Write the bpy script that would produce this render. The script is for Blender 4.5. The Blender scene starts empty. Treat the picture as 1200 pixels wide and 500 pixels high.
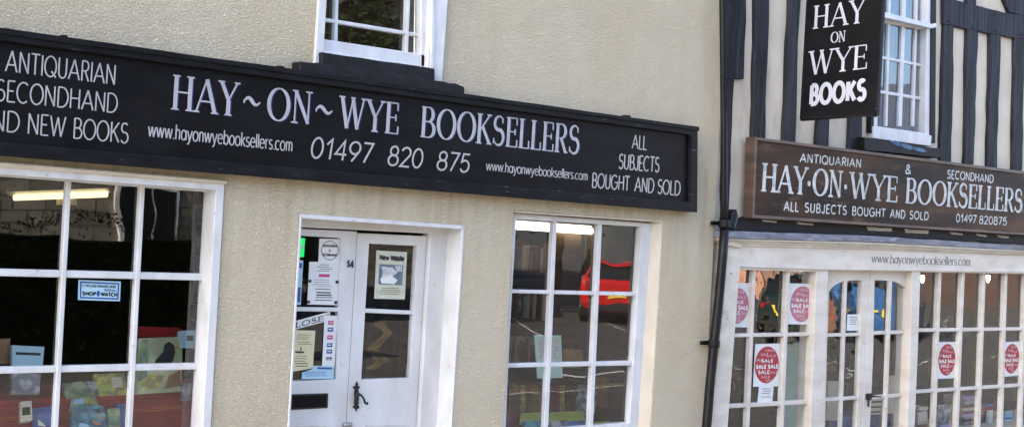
import bpy, bmesh, math, random
from mathutils import Vector, Matrix
random.seed(7)
sc = bpy.context.scene
COL = sc.collection
rad = math.radians
# ------------------------------------------------------------------ camera model (metres; X along the street, Y into the houses, Z up)
F = 1500.0
YAW, PITCH, ROLL = rad(40.446), rad(0.419), rad(3.295)
CAM = Vector((0, -6.4247, 2.1))
fw = Vector((math.sin(YAW)*math.cos(PITCH), math.cos(YAW)*math.cos(PITCH), math.sin(PITCH)))
r0 = fw.cross(Vector((0, 0, 1))).normalized(); u0 = r0.cross(fw)
RT = r0*math.cos(ROLL)+u0*math.sin(ROLL); UP = -r0*math.sin(ROLL)+u0*math.cos(ROLL)
def ray(x, y): return fw+RT*((x-600)/F)-UP*((y-250)/F)
def at(x, y, Y=0.0):
    d = ray(x, y); return CAM+d*((Y-CAM.y)/d.y)
def atX(x, y, X):
    d = ray(x, y); return CAM+d*((X-CAM.x)/d.x)
def atZ(x, y, Z):
    d = ray(x, y); return CAM+d*((Z-CAM.z)/d.z)
def mir(x, y, Z):
    p = CAM+ray(x, y)*Z; return Vector((p.x, 0.16-p.y, p.z))
def mirg(x, y, z=-0.12):
    p = atZ(x, y, z); return Vector((p.x, 0.16-p.y, p.z))
def depth(xf, xb, y, Y0=0.0):
    """plane Y at which pixel xb shows the same X that pixel xf shows on plane Y0"""
    X = at(xf, y, Y0).x; d = ray(xb, y); return CAM.y+(X-CAM.x)/d.x*d.y
# ------------------------------------------------------------------ materials
def newmat(name):
    m = bpy.data.materials.new(name); m.use_nodes = True
    nt = m.node_tree; nt.nodes.clear()
    out = nt.nodes.new('ShaderNodeOutputMaterial')
    return m, nt, out
def N(nt, t, **kw):
    n = nt.nodes.new(t)
    for k, v in kw.items():
        if k.startswith('i_'):
            n.inputs[k[2:].replace('_', ' ')].default_value = v
        else: setattr(n, k, v)
    return n
def ramp(nt, fac, stops):
    r = N(nt, 'ShaderNodeValToRGB'); nt.links.new(fac, r.inputs[0])
    els = r.color_ramp.elements
    while len(els) < len(stops): els.new(0.5)
    for e, (p, c) in zip(els, stops): e.position = p; e.color = (*c, 1) if len(c) == 3 else c
    return r
def c4(c): return (c[0], c[1], c[2], 1)
def scaled(nt, s):
    tc = N(nt, 'ShaderNodeTexCoord'); mp = N(nt, 'ShaderNodeMapping'); mp.inputs['Scale'].default_value = s
    nt.links.new(tc.outputs['Object'], mp.inputs[0]); return mp.outputs[0]
def pmat(name, c1, c2=None, rough=0.6, s=(4, 4, 4), detail=6, lo=.35, hi=.65, bump=0.0, bs=(60, 60, 60), bd=.003, metal=0.0,
         spots=None, spot_s=(30, 30, 30), spot_lo=.62, spot_hi=.68, spec=.5):
    m, nt, out = newmat(name)
    b = N(nt, 'ShaderNodeBsdfPrincipled'); b.inputs['Roughness'].default_value = rough; b.inputs['Metallic'].default_value = metal
    b.inputs['Specular IOR Level'].default_value = spec
    nt.links.new(b.outputs[0], out.inputs[0])
    if c2 is None: c2 = tuple(v*.8 for v in c1)
    n = N(nt, 'ShaderNodeTexNoise', i_Scale=1.0, i_Detail=detail); nt.links.new(scaled(nt, s), n.inputs[0])
    r = ramp(nt, n.outputs[0], [(lo, c2), (hi, c1)]); col = r.outputs[0]
    if spots:
        n2 = N(nt, 'ShaderNodeTexNoise', i_Scale=1.0, i_Detail=5.0); nt.links.new(scaled(nt, spot_s), n2.inputs[0])
        r2 = ramp(nt, n2.outputs[0], [(spot_lo, (0, 0, 0)), (spot_hi, (1, 1, 1))])
        mx = N(nt, 'ShaderNodeMix', data_type='RGBA'); nt.links.new(r2.outputs[0], mx.inputs[0]); nt.links.new(col, mx.inputs[6]); mx.inputs[7].default_value = c4(spots)
        col = mx.outputs[2]
    nt.links.new(col, b.inputs['Base Color'])
    if bump:
        n3 = N(nt, 'ShaderNodeTexNoise', i_Scale=1.0, i_Detail=6.0); nt.links.new(scaled(nt, bs), n3.inputs[0])
        bp = N(nt, 'ShaderNodeBump', i_Strength=bump, i_Distance=bd); nt.links.new(n3.outputs[0], bp.inputs['Height']); nt.links.new(bp.outputs[0], b.inputs['Normal'])
    return m
def render_mat():
    m, nt, out = newmat('cream_roughcast')
    b = N(nt, 'ShaderNodeBsdfPrincipled'); b.inputs['Roughness'].default_value = .9; b.inputs['Specular IOR Level'].default_value = .25
    nt.links.new(b.outputs[0], out.inputs[0])
    n1 = N(nt, 'ShaderNodeTexNoise', i_Scale=1.0, i_Detail=8.0, i_Roughness=.6); nt.links.new(scaled(nt, (1.1, 1.1, .9)), n1.inputs[0])
    r1 = ramp(nt, n1.outputs[0], [(.3, (.84, .71, .485)), (.5, (.90, .78, .56)), (.72, (.92, .81, .605))])
    # fine dark speckle: shade of the pits painted into the pebble texture
    n2 = N(nt, 'ShaderNodeTexNoise', i_Scale=1.0, i_Detail=5.0, i_Roughness=.7); nt.links.new(scaled(nt, (70, 70, 105)), n2.inputs[0])
    r2 = ramp(nt, n2.outputs[0], [(.28, (.48, .44, .38)), (.39, (.96, .955, .95)), (.6, (1.0, 1.0, 1.0))])
    mx = N(nt, 'ShaderNodeMix', data_type='RGBA', blend_type='MULTIPLY'); mx.inputs[0].default_value = .8
    nt.links.new(r1.outputs[0], mx.inputs[6]); nt.links.new(r2.outputs[0], mx.inputs[7])
    # rain streaks, long in Z
    n4 = N(nt, 'ShaderNodeTexNoise', i_Scale=1.0, i_Detail=5.0); nt.links.new(scaled(nt, (5, 5, .45)), n4.inputs[0])
    r4 = ramp(nt, n4.outputs[0], [(.30, (.80, .78, .74)), (.55, (1, 1, 1))])
    mx2 = N(nt, 'ShaderNodeMix', data_type='RGBA', blend_type='MULTIPLY'); mx2.inputs[0].default_value = .25
    nt.links.new(mx.outputs[2], mx2.inputs[6]); nt.links.new(r4.outputs[0], mx2.inputs[7])
    # soiled run-off band below the fascia board: ragged vertical stains
    tc = N(nt, 'ShaderNodeTexCoord'); sp = N(nt, 'ShaderNodeSeparateXYZ'); nt.links.new(tc.outputs['Object'], sp.inputs[0])
    mr = N(nt, 'ShaderNodeMapRange', interpolation_type='SMOOTHSTEP'); mr.inputs[1].default_value = 1.45; mr.inputs[2].default_value = 2.3; nt.links.new(sp.outputs[2], mr.inputs[0])
    up = N(nt, 'ShaderNodeMath', operation='LESS_THAN'); up.inputs[1].default_value = 2.6; nt.links.new(sp.outputs[2], up.inputs[0])
    n5 = N(nt, 'ShaderNodeTexNoise', i_Scale=1.0, i_Detail=6.0); nt.links.new(scaled(nt, (14, 14, 1.3)), n5.inputs[0])
    r5 = ramp(nt, n5.outputs[0], [(.46, (0, 0, 0)), (.70, (.6, .6, .6))])
    m1 = N(nt, 'ShaderNodeMath', operation='MULTIPLY'); nt.links.new(mr.outputs[0], m1.inputs[0]); nt.links.new(up.outputs[0], m1.inputs[1])
    m2 = N(nt, 'ShaderNodeMath', operation='MULTIPLY'); nt.links.new(m1.outputs[0], m2.inputs[0]); nt.links.new(r5.outputs[0], m2.inputs[1])
    mx3 = N(nt, 'ShaderNodeMix', data_type='RGBA', blend_type='MULTIPLY'); nt.links.new(m2.outputs[0], mx3.inputs[0]); nt.links.new(mx2.outputs[2], mx3.inputs[6]); mx3.inputs[7].default_value = (.74, .69, .60, 1)
    nt.links.new(mx3.outputs[2], b.inputs['Base Color'])
    v = N(nt, 'ShaderNodeTexNoise', i_Scale=1.0, i_Detail=4.0, i_Roughness=.65, i_Distortion=.4); nt.links.new(scaled(nt, (62, 62, 95)), v.inputs[0])
    rv = ramp(nt, v.outputs[0], [(.34, (0, 0, 0)), (.62, (1, 1, 1))])
    n3 = N(nt, 'ShaderNodeTexNoise', i_Scale=1.0, i_Detail=3.0); nt.links.new(scaled(nt, (7, 7, 7)), n3.inputs[0])
    ad = N(nt, 'ShaderNodeMath', operation='MULTIPLY_ADD'); ad.inputs[1].default_value = 2.2
    nt.links.new(n3.outputs[0], ad.inputs[0]); nt.links.new(rv.outputs[0], ad.inputs[2])
    bp = N(nt, 'ShaderNodeBump', i_Strength=1.0, i_Distance=.013); nt.links.new(ad.outputs[0], bp.inputs['Height']); nt.links.new(bp.outputs[0], b.inputs['Normal'])
    return m
def glass_mat(name, ior=1.5, wav=.3, tint=(.97, .98, .975), ws=2.6):
    m, nt, out = newmat(name)
    fr = N(nt, 'ShaderNodeFresnel', i_IOR=ior)
    tr = N(nt, 'ShaderNodeBsdfTransparent'); tr.inputs[0].default_value = c4(tint)
    gl = N(nt, 'ShaderNodeBsdfGlossy'); gl.inputs['Roughness'].default_value = 0.0
    geo = N(nt, 'ShaderNodeNewGeometry'); inv = N(nt, 'ShaderNodeMath', operation='SUBTRACT'); inv.inputs[0].default_value = 1.0; nt.links.new(geo.outputs['Backfacing'], inv.inputs[1])
    mu = N(nt, 'ShaderNodeMath', operation='MULTIPLY'); nt.links.new(fr.outputs[0], mu.inputs[0]); nt.links.new(inv.outputs[0], mu.inputs[1])   # reflect once, where light enters the pane
    mx = N(nt, 'ShaderNodeMixShader'); nt.links.new(mu.outputs[0], mx.inputs[0]); nt.links.new(tr.outputs[0], mx.inputs[1]); nt.links.new(gl.outputs[0], mx.inputs[2])
    n = N(nt, 'ShaderNodeTexNoise', i_Scale=1.0, i_Detail=1.5); nt.links.new(scaled(nt, (ws, ws, ws)), n.inputs[0])
    bp = N(nt, 'ShaderNodeBump', i_Strength=wav, i_Distance=.02); nt.links.new(n.outputs[0], bp.inputs['Height']); nt.links.new(bp.outputs[0], gl.inputs['Normal'])
    nt.links.new(mx.outputs[0], out.inputs[0]); return m
def emit(name, c, s):
    m, nt, out = newmat(name); e = N(nt, 'ShaderNodeEmission'); e.inputs[0].default_value = c4(c); e.inputs[1].default_value = s
    nt.links.new(e.outputs[0], out.inputs[0]); return m
M = {}
M['render'] = render_mat()
M['reveal'] = pmat('painted_reveal', (.66, .58, .45), (.56, .49, .38), .85, (6, 6, 3), bump=.4, bd=.003)
M['white'] = pmat('white_gloss_paint', (.70, .70, .695), (.58, .575, .56), .38, (9, 9, 5), bump=.12, bs=(25, 25, 25), spots=(.42, .38, .31), spot_s=(16, 16, 22), spot_lo=.655, spot_hi=.78)
M['doorwhite'] = pmat('old_white_door_paint', (.70, .695, .68), (.58, .57, .545), .42, (5, 5, 2.4), bump=.15, bs=(18, 18, 8), spots=(.38, .35, .3), spot_s=(12, 12, 16), spot_lo=.655, spot_hi=.8)
M['creamwood'] = pmat('weathered_cream_paint', (.74, .68, .57), (.60, .54, .44), .5, (4, 4, 12), bump=.2, bs=(12, 12, 50), spots=(.35, .30, .24), spot_s=(8, 8, 26), spot_lo=.66, spot_hi=.74)
M['whitewood'] = pmat('shopfront_white_paint', (.71, .66, .585), (.60, .54, .45), .42, (3, 3, 9), bump=.15, bs=(14, 14, 30), spots=(.45, .38, .30), spot_s=(9, 9, 20), spot_lo=.655, spot_hi=.8)
M['signblack'] = pmat('black_sign_paint', (.010, .010, .011), (.006, .006, .007), .38, (3, 3, 8), bump=.15, bs=(3, 3, 40), spots=(.045, .045, .05), spot_s=(5, 5, 90), spot_lo=.70, spot_hi=.80, spec=.10)
M['signframe'] = pmat('black_sign_frame_paint', (.014, .014, .016), (.008, .008, .009), .42, (6, 6, 20), bump=.3, bs=(15, 15, 60), spots=(.16, .15, .15), spot_s=(9, 9, 70), spot_lo=.69, spot_hi=.76, spec=.10)
M['sillblack'] = pmat('black_painted_sill', (.014, .013, .015), (.007, .007, .007), .5, (10, 10, 14), bump=.6, bs=(30, 30, 50), bd=.006, spots=(.10, .09, .085), spot_s=(14, 14, 40), spot_lo=.70, spot_hi=.76, spec=.22)
M['letter'] = pmat('white_sign_lettering', (.44, .44, .43), (.36, .36, .36), .5, (12, 12, 12))
M['letterblue'] = pmat('bluish_white_lettering', (.44, .44, .46), (.36, .36, .385), .5, (12, 12, 12))
M['bluesh'] = pmat('navy_letter_outline', (.012, .014, .10), (.008, .010, .06), .5)
M['letterold'] = pmat('weathered_white_lettering', (.58, .60, .58), (.34, .36, .36), .6, (22, 22, 22), lo=.3, hi=.55)
M['lettergrey'] = pmat('grey_fascia_lettering', (.13, .125, .12), (.20, .19, .18), .6, (30, 30, 30))
M['bold'] = pmat('hanging_sign_white', (.46, .48, .54), (.40, .42, .48), .5)
M['woodsign'] = pmat('weathered_brown_board', (.095, .046, .023), (.020, .015, .013), .42, (.8, .8, 3.0), lo=.40, hi=.66, bump=.25, bs=(6, 6, 90), spots=(.12, .072, .04), spot_s=(3, 3, 14), spot_lo=.56, spot_hi=.74, spec=.08)
M['woodframe'] = pmat('brown_sign_moulding', (.15, .085, .055), (.06, .04, .03), .5, (3, 3, 12), bump=.2)
M['timber'] = pmat('blue_black_timber', (.046, .046, .055), (.016, .016, .020), .7, (24, 24, 1.6), lo=.36, hi=.68, bump=.9, bs=(60, 60, 5), bd=.010, spots=(.10, .10, .105), spot_s=(30, 30, 5), spot_lo=.66, spot_hi=.78, spec=.2)
M['timberdark'] = pmat('dark_window_casing', (.018, .016, .018), (.008, .008, .009), .6, (8, 8, 3), bump=.5, bs=(30, 30, 8), spec=.22)
M['infill'] = pmat('limewashed_infill', (.70, .62, .48), (.60, .52, .40), .9, (3, 3, 3), bump=.5, bs=(30, 30, 30), bd=.004, spots=(.42, .38, .31), spot_s=(5, 5, 2), spot_lo=.60, spot_hi=.75)
M['lead'] = pmat('lead_flashing', (.20, .22, .27), (.09, .10, .13), .45, (5, 5, 20), bump=.5, bs=(10, 10, 30), bd=.006, spots=(.34, .35, .38), spot_s=(5, 5, 30), spot_lo=.6, spot_hi=.72)
M['pipe'] = pmat('black_cast_iron', (.012, .012, .014), (.006, .006, .006), .4, (8, 8, 4), bump=.3, bs=(40, 40, 20), spots=(.05, .05, .055), spot_s=(10, 10, 5), spot_lo=.68, spot_hi=.75, spec=.22)
M['glass'] = glass_mat('window_glass', 1.95, .10, ws=2.0)
M['oldglass'] = glass_mat('wavy_old_glass', 2.15, .20, (.96, .97, .97), ws=3.5)
M['upglass'] = glass_mat('sash_window_glass', 2.1, .05, (.85, .88, .9), ws=2.5)
M['paper'] = pmat('white_paper', (.74, .74, .70), (.68, .68, .65), .6)
M['yellowpaper'] = pmat('cream_paper', (.74, .66, .40), (.68, .60, .36), .6)
M['posterpaper'] = pmat('pale_green_paper', (.56, .58, .42), (.50, .52, .37), .6)
M['photoblue'] = pmat('muted_photo_print', (.07, .13, .20), (.16, .20, .20), .5, (30, 30, 30))
M['bluepaper'] = pmat('pale_blue_card', (.42, .62, .72), (.36, .54, .64), .5)
M['green'] = emit('lit_green_sign', (.02, .75, .16), .22)
M['red'] = pmat('red_print', (.42, .02, .03), (.34, .018, .026), .5)
M['pinkprint'] = pmat('reflection_paled_print', (.50, .17, .22), (.40, .12, .16), .5)  # paler red: the washing reflection in the glass is put into the print
M['ink'] = pmat('black_ink', (.02, .02, .022), (.03, .03, .03), .5)
M['blueink'] = pmat('blue_ink', (.03, .08, .30), (.02, .06, .22), .5)
M['magenta'] = pmat('magenta_ink', (.55, .05, .20), (.45, .04, .16), .5)
M['iron'] = pmat('black_ironmongery', (.010, .010, .010), (.006, .006, .006), .45, bump=.3)
M['tube'] = emit('fluorescent_tube', (1.0, .80, .40), .36)
M['tube2'] = emit('cool_fluorescent_tube', (1.0, .88, .66), 1.6)
M['bulb'] = emit('warm_spot_bulb', (1.0, .66, .32), 5.0)
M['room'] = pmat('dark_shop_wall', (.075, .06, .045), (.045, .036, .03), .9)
M['roomdark'] = pmat('shade_dark_wall', (.022, .018, .015), (.012, .010, .009), .9)  # near-black: the unlit depth of the room is put into the colour
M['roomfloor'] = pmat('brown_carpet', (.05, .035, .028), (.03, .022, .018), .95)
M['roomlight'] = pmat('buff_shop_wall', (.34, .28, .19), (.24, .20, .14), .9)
M['redcloth'] = pmat('red_cloth', (.34, .014, .014), (.20, .009, .010), .85, (4, 4, 9))
M['shelf'] = pmat('brown_shelf_wood', (.13, .075, .04), (.07, .04, .022), .6, (3, 3, 20))
M['pages'] = pmat('book_pages', (.62, .56, .42), (.5, .44, .32), .8, (2, 2, 80))
M['asphalt'] = pmat('asphalt', (.078, .074, .068), (.055, .053, .050), .9, (1.5, 1.5, 1.5), bump=.4, bs=(90, 90, 90))
M['paving'] = pmat('paving', (.34, .31, .26), (.24, .22, .19), .85, (2, 2, 2), bump=.3)
M['kerb'] = pmat('kerb_stone', (.28, .27, .25), (.2, .19, .18), .85)
M['yellow'] = pmat('yellow_line_paint', (.30, .24, .13), (.16, .13, .085), .7)
M['whiteline'] = pmat('white_line_paint', (.72, .70, .66), (.55, .54, .5), .7)
M['redcar'] = pmat('red_car_paint', (.50, .012, .012), (.48, .012, .012), .25)
M['darkcar'] = pmat('dark_green_car_paint', (.012, .028, .024), (.010, .022, .020), .2)
M['bluevan'] = pmat('blue_car_paint', (.035, .12, .30), (.03, .10, .26), .3)
M['carglass'] = pmat('dark_car_glass', (.012, .014, .016), (.010, .012, .014), .06)
M['tyre'] = pmat('tyre_rubber', (.015, .015, .015), (.01, .01, .01), .8)
M['rim'] = pmat('alloy_rim', (.35, .35, .36), (.3, .3, .31), .35, metal=.6)
M['plate'] = pmat('yellow_number_plate', (.80, .56, .06), (.75, .52, .06), .4)
M['taillight'] = pmat('red_tail_lamp', (.35, .01, .01), (.25, .01, .01), .2)
M['slate'] = pmat('slate_roof', (.09, .09, .10), (.06, .06, .065), .7, (1, 1, 14))
M['shade_hedge'] = pmat('shade_hedge_leaves', (.008, .011, .005), (.003, .005, .002), .9, spec=.02)  # near-black: shadow is put into the leaf colour
M['leaf'] = pmat('tree_leaves', (.040, .058, .018), (.020, .032, .010), .8, spec=.1)
M['bark'] = pmat('tree_bark', (.10, .075, .05), (.05, .04, .03), .9, (6, 6, 1.5), bump=.5)
M['pinkwall'] = pmat('pink_washed_wall', (.62, .33, .22), (.52, .28, .19), .85)
M['curtain'] = pmat('net_curtain', (.14, .24, .34), (.05, .10, .16), .9, (26, 26, 1.2), lo=.4, hi=.6)  # blue of the reflected sky is put into the curtain colour
M['orange'] = pmat('orange_paper', (.62, .24, .08), (.42, .14, .05), .7, (14, 14, 14))
def brick_mat(name, c1, c2, mortar, scale, w, h):
    m, nt, out = newmat(name); b = N(nt, 'ShaderNodeBsdfPrincipled'); b.inputs['Roughness'].default_value = .85; nt.links.new(b.outputs[0], out.inputs[0])
    tc = N(nt, 'ShaderNodeTexCoord'); sp = N(nt, 'ShaderNodeSeparateXYZ'); nt.links.new(tc.outputs['Object'], sp.inputs[0])
    ad = N(nt, 'ShaderNodeMath', operation='ADD'); nt.links.new(sp.outputs[0], ad.inputs[0]); nt.links.new(sp.outputs[1], ad.inputs[1])
    cb = N(nt, 'ShaderNodeCombineXYZ'); nt.links.new(ad.outputs[0], cb.inputs[0]); nt.links.new(sp.outputs[2], cb.inputs[1])
    br = N(nt, 'ShaderNodeTexBrick', i_Scale=scale); br.inputs['Color1'].default_value = c4(c1); br.inputs['Color2'].default_value = c4(c2); br.inputs['Mortar'].default_value = c4(mortar)
    br.inputs['Brick Width'].default_value = w; br.inputs['Row Height'].default_value = h; br.inputs['Mortar Size'].default_value = .02
    nt.links.new(cb.outputs[0], br.inputs[0]); nt.links.new(br.outputs[0], b.inputs['Base Color']); return m
M['stone'] = brick_mat('rubble_stone', (.33, .29, .21), (.17, .15, .12), (.12, .11, .09), 1.0, .5, .22)
M['brick'] = brick_mat('red_brick', (.34, .11, .06), (.26, .08, .05), (.3, .25, .2), 1.0, .23, .075)
def cover_mat(name, c, c2, s=12):
    return pmat(name, c, c2, .35, (s, s, s), lo=.42, hi=.58)
# ------------------------------------------------------------------ object helpers
def link(o, parent=None):
    COL.objects.link(o)
    if parent is not None: o.parent = parent
    return o
def tag(o, label=None, cat=None, group=None, kind=None):
    if label: o['label'] = label
    if cat: o['category'] = cat
    if group: o['group'] = group
    if kind: o['kind'] = kind
    return o
def thing(name, label, cat, group=None, loc=(0, 0, 0)):
    o = bpy.data.objects.new(name, None); o.location = loc; o.empty_display_size = .2; link(o)
    return tag(o, label, cat, group)
def mesh_obj(name, verts, faces, mat, parent=None, smooth=False):
    """vertices are given in world space; if the parent stands elsewhere they are shifted to it"""
    off = Vector((0, 0, 0)); p = parent
    while p is not None: off += p.location; p = p.parent
    me = bpy.data.meshes.new(name); me.from_pydata([tuple(Vector(v)-off) for v in verts], [], faces); me.update()
    bm = bmesh.new(); bm.from_mesh(me); bmesh.ops.recalc_face_normals(bm, faces=bm.faces); bm.to_mesh(me); bm.free()
    if smooth:
        for pl in me.polygons: pl.use_smooth = True
    me.materials.append(mat if not isinstance(mat, str) else M[mat])
    return link(bpy.data.objects.new(name, me), parent)
class MB:
    def __init__(s): s.v = []; s.f = []
    def add(s, v, f):
        k = len(s.v); s.v += [tuple(p) for p in v]; s.f += [tuple(i+k for i in q) for q in f]
    def prism(s, poly, y0, y1):
        """poly: (x,z) points; extruded from Y=y0 (front) to y1"""
        n = len(poly)
        v = [(x, y0, z) for x, z in poly]+[(x, y1, z) for x, z in poly]
        f = [tuple(range(n)), tuple(range(2*n-1, n-1, -1))]+[(i, (i+1) % n, n+(i+1) % n, n+i) for i in range(n)]
        s.add(v, f)
    def box(s, x0, x1, y0, y1, z0, z1): s.prism([(x0, z0), (x1, z0), (x1, z1), (x0, z1)], y0, y1)
    def hexa(s, a, b):   # a,b: four corners each
        s.add(list(a)+list(b), [(0, 1, 2, 3), (7, 6, 5, 4), (0, 1, 5, 4), (1, 2, 6, 5), (2, 3, 7, 6), (3, 0, 4, 7)])
    def tube(s, path, r, n=10):
        k = len(path); vs = []; 
        for i, p in enumerate(path):
            p = Vector(p); d = (Vector(path[min(i+1, k-1)])-Vector(path[max(i-1, 0)])).normalized()
            a = d.cross(Vector((0, 1, 0)) if abs(d.y) < .9 else Vector((1, 0, 0))).normalized(); b = d.cross(a)
            rr = r[i] if isinstance(r, (list, tuple)) else r
            vs += [p+(a*math.cos(t*2*math.pi/n)+b*math.sin(t*2*math.pi/n))*rr for t in range(n)]
        f = [(i*n+j, i*n+(j+1) % n, (i+1)*n+(j+1) % n, (i+1)*n+j) for i in range(k-1) for j in range(n)]
        f += [tuple(range(n)), tuple(range((k-1)*n, k*n))]
        s.add(vs, f)
    def obj(s, name, mat, parent=None, bevel=0, smooth=False, seg=1):
        o = mesh_obj(name, s.v, s.f, mat, parent, smooth)
        if bevel:
            m = o.modifiers.new('bevel', 'BEVEL'); m.width = bevel; m.segments = seg; m.limit_method = 'ANGLE'; m.angle_limit = rad(40)
        return o
def Q(pts, Y): return [(lambda p: (p.x, p.z))(at(x, y, Y)) for x, y in pts]
def wob(poly, amp, step=.12):
    out = []; n = len(poly)
    for i in range(n):
        a = Vector(poly[i]); b = Vector(poly[(i+1) % n]); L = (b-a).length; k = max(1, int(L/step)); d = (b-a).normalized(); nn = Vector((-d.y, d.x))
        for j in range(k):
            p = a+(b-a)*(j/k)
            if j: p = p+nn*random.uniform(-amp, amp)
            out.append((p.x, p.y))
    return out
def slab(name, px, Y0, Y1, mat, parent, bevel=.003, amp=0, world=False, step=.12):
    poly = px if world else Q(px, Y0)
    if amp: poly = wob(poly, amp, step)
    b = MB(); b.prism(poly, Y0, Y1); return b.obj(name, mat, parent, bevel)
def plate(name, outer, holes, y0, y1, mat, parent, bevel=0.0):
    """(x,z) outline with holes, solid from y0 (front) to y1"""
    cu = bpy.data.curves.new('c', 'CURVE'); cu.dimensions = '2D'; cu.fill_mode = 'BOTH'
    for poly in [outer]+holes:
        sp = cu.splines.new('POLY'); sp.points.add(len(poly)-1)
        for p, (x, z) in zip(sp.points, poly): p.co = (x, z, 0, 1)
        sp.use_cyclic_u = True
    cu.extrude = (y1-y0)/2-bevel
    if bevel: cu.bevel_depth = bevel; cu.bevel_resolution = 2; cu.offset = -bevel
    t = bpy.data.objects.new('t', cu); COL.objects.link(t)
    dg = bpy.context.evaluated_depsgraph_get(); me = bpy.data.meshes.new_from_object(t.evaluated_get(dg))
    vs = [(v.co.x, (y0+y1)/2-v.co.z, v.co.y) for v in me.vertices]; fs = [tuple(p.vertices) for p in me.polygons]
    bpy.data.objects.remove(t); bpy.data.curves.remove(cu); bpy.data.meshes.remove(me)
    return mesh_obj(name, vs, fs, mat, parent)
def ring(name, o_px, i_px, Y0, Y1, mat, parent, bevel=.003):
    return plate(name, Q(o_px, Y0), [Q(i_px, Y0)], Y0, Y1, mat, parent, bevel)
def X2(l1, l2):
    (x1, y1), (x2, y2) = l1; (x3, y3), (x4, y4) = l2
    d = (x1-x2)*(y3-y4)-(y1-y2)*(x3-x4)
    a = x1*y2-y1*x2; b = x3*y4-y3*x4
    return ((a*(x3-x4)-(x1-x2)*b)/d, (a*(y3-y4)-(y1-y2)*b)/d)
def panes(V, H, Y, parent, mat, tilt=.0010, th=.004, skip=()):
    """panes between consecutive vertical lines V and horizontal lines H (pixel lines), each its own slightly tilted sheet"""
    b = MB()
    for i in range(len(V)-1):
        for j in range(len(H)-1):
            if (i, j) in skip: continue
            c = [at(*X2(V[i], H[j]), Y), at(*X2(V[i+1], H[j]), Y), at(*X2(V[i+1], H[j+1]), Y), at(*X2(V[i], H[j+1]), Y)]
            tx = random.uniform(-tilt, tilt); tz = random.uniform(-tilt, tilt); m = sum(c, Vector())/4
            c = [p+Vector((0, tx*(p.x-m.x)+tz*(p.z-m.z), 0)) for p in c]
            b.hexa(c, [p+Vector((0, th, 0)) for p in c])
    return b.obj('pane', mat, parent)
def vbar(x1, y1, w1, x2, y2, w2, Y0, Y1, mat, parent, face=.62):
    """glazing bar; (x,y) centre and visible width in pixels at top and bottom; its left flank shows beside its face"""
    def lr(x, w): return (x+w/2-w*face, x+w/2)
    a, b = lr(x1, w1), lr(x2, w2)
    return slab('glazing_bar', [(a[0], y1), (a[1], y1), (b[1], y2), (b[0], y2)], Y0, Y1, mat, parent, .004)
def hbar(x1, y1, w1, x2, y2, w2, Y0, Y1, mat, parent):
    return slab('glazing_bar', [(x1, y1-w1/2), (x2, y2-w2/2), (x2, y2+w2/2), (x1, y1+w1/2)], Y0, Y1, mat, parent, .004)
# ------------------------------------------------------------------ lettering (strokes drawn glyph by glyph)
def arc(cx, cy, rx, ry, a0, a1, n=14):
    return [(cx+rx*math.cos(rad(a0+(a1-a0)*i/n)), cy+ry*math.sin(rad(a0+(a1-a0)*i/n))) for i in range(n+1)]
# glyph: width, strokes [(points, kind)], serif feet [(x,y,half)]   kind: '' normal, 't' thin in the serif style, 'c' closed
G = {}
def g(ch, w, strokes, feet=(), ticks=()): G[ch] = (w, strokes, feet, ticks)
T, Cc = 't', 'c'
g('A', .78, [([(0, 0), (.39, 1)], T), ([(.39, 1), (.78, 0)], ''), ([(.13, .33), (.65, .33)], T)], [(0, 0, .13), (.78, 0, .15)])
g('B', .58, [([(.06, 0), (.06, 1)], ''), ([(.06, 1), (.28, 1)]+arc(.28, .76, .22, .24, 90, -90)+[(.06, .52)], ''), ([(.28, .52)]+arc(.30, .26, .28, .26, 90, -90)+[(.06, 0)], '')], [(.02, 0, .08), (.02, 1, .08)])
g('C', .74, [(arc(.4, .5, .4, .5, 50, 310, 24), '')], (), [(.67, .88, .2)])
g('D', .72, [([(.06, 0), (.06, 1)], ''), ([(.06, 1), (.28, 1)]+arc(.28, .5, .44, .5, 90, -90, 20)+[(.06, 0)], '')], [(.02, 0, .08), (.02, 1, .08)])
g('E', .52, [([(.06, 0), (.06, 1)], ''), ([(.06, 1), (.5, 1)], ''), ([(.06, .52), (.42, .52)], ''), ([(.06, 0), (.54, 0)], '')], [(.02, 0, .08), (.02, 1, .08)], [(.5, .88, .24), (.54, .12, .24), (.42, .52, .2)])
g('F', .5, [([(.06, 0), (.06, 1)], ''), ([(.06, 1), (.5, 1)], ''), ([(.06, .52), (.42, .52)], '')], [(.06, 0, .14), (.02, 1, .08)], [(.5, .88, .24)])
g('G', .8, [(arc(.4, .5, .4, .5, 50, 360, 26)+[(.45, .5)], '')])
g('H', .7, [([(.06, 0), (.06, 1)], ''), ([(.64, 0), (.64, 1)], ''), ([(.06, .52), (.64, .52)], T)], [(.06, 0, .15), (.06, 1, .15), (.64, 0, .15), (.64, 1, .15)])
g('I', .12, [([(.06, 0), (.06, 1)], '')], [(.06, 0, .14), (.06, 1, .14)])
g('J', .42, [([(.38, 1), (.38, .2)]+arc(.2, .2, .18, .2, 0, -170), '')], [(.38, 1, .14)])
g('K', .62, [([(.06, 0), (.06, 1)], ''), ([(.58, 1), (.08, .42)], T), ([(.22, .58), (.62, 0)], '')], [(.06, 0, .14), (.06, 1, .14), (.56, 1, .12), (.6, 0, .13)])
g('L', .46, [([(.06, 1), (.06, 0), ], ''), ([(.06, 0), (.48, 0)], '')], [(.06, 1, .14), (.02, 0, .08)], [(.48, .13, .26)])
g('M', .84, [([(.06, 0), (.1, 1)], T), ([(.1, 1), (.42, 0)], ''), ([(.42, 0), (.74, 1)], T), ([(.74, 1), (.78, 0)], '')], [(.06, 0, .12), (.78, 0, .14)])
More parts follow.
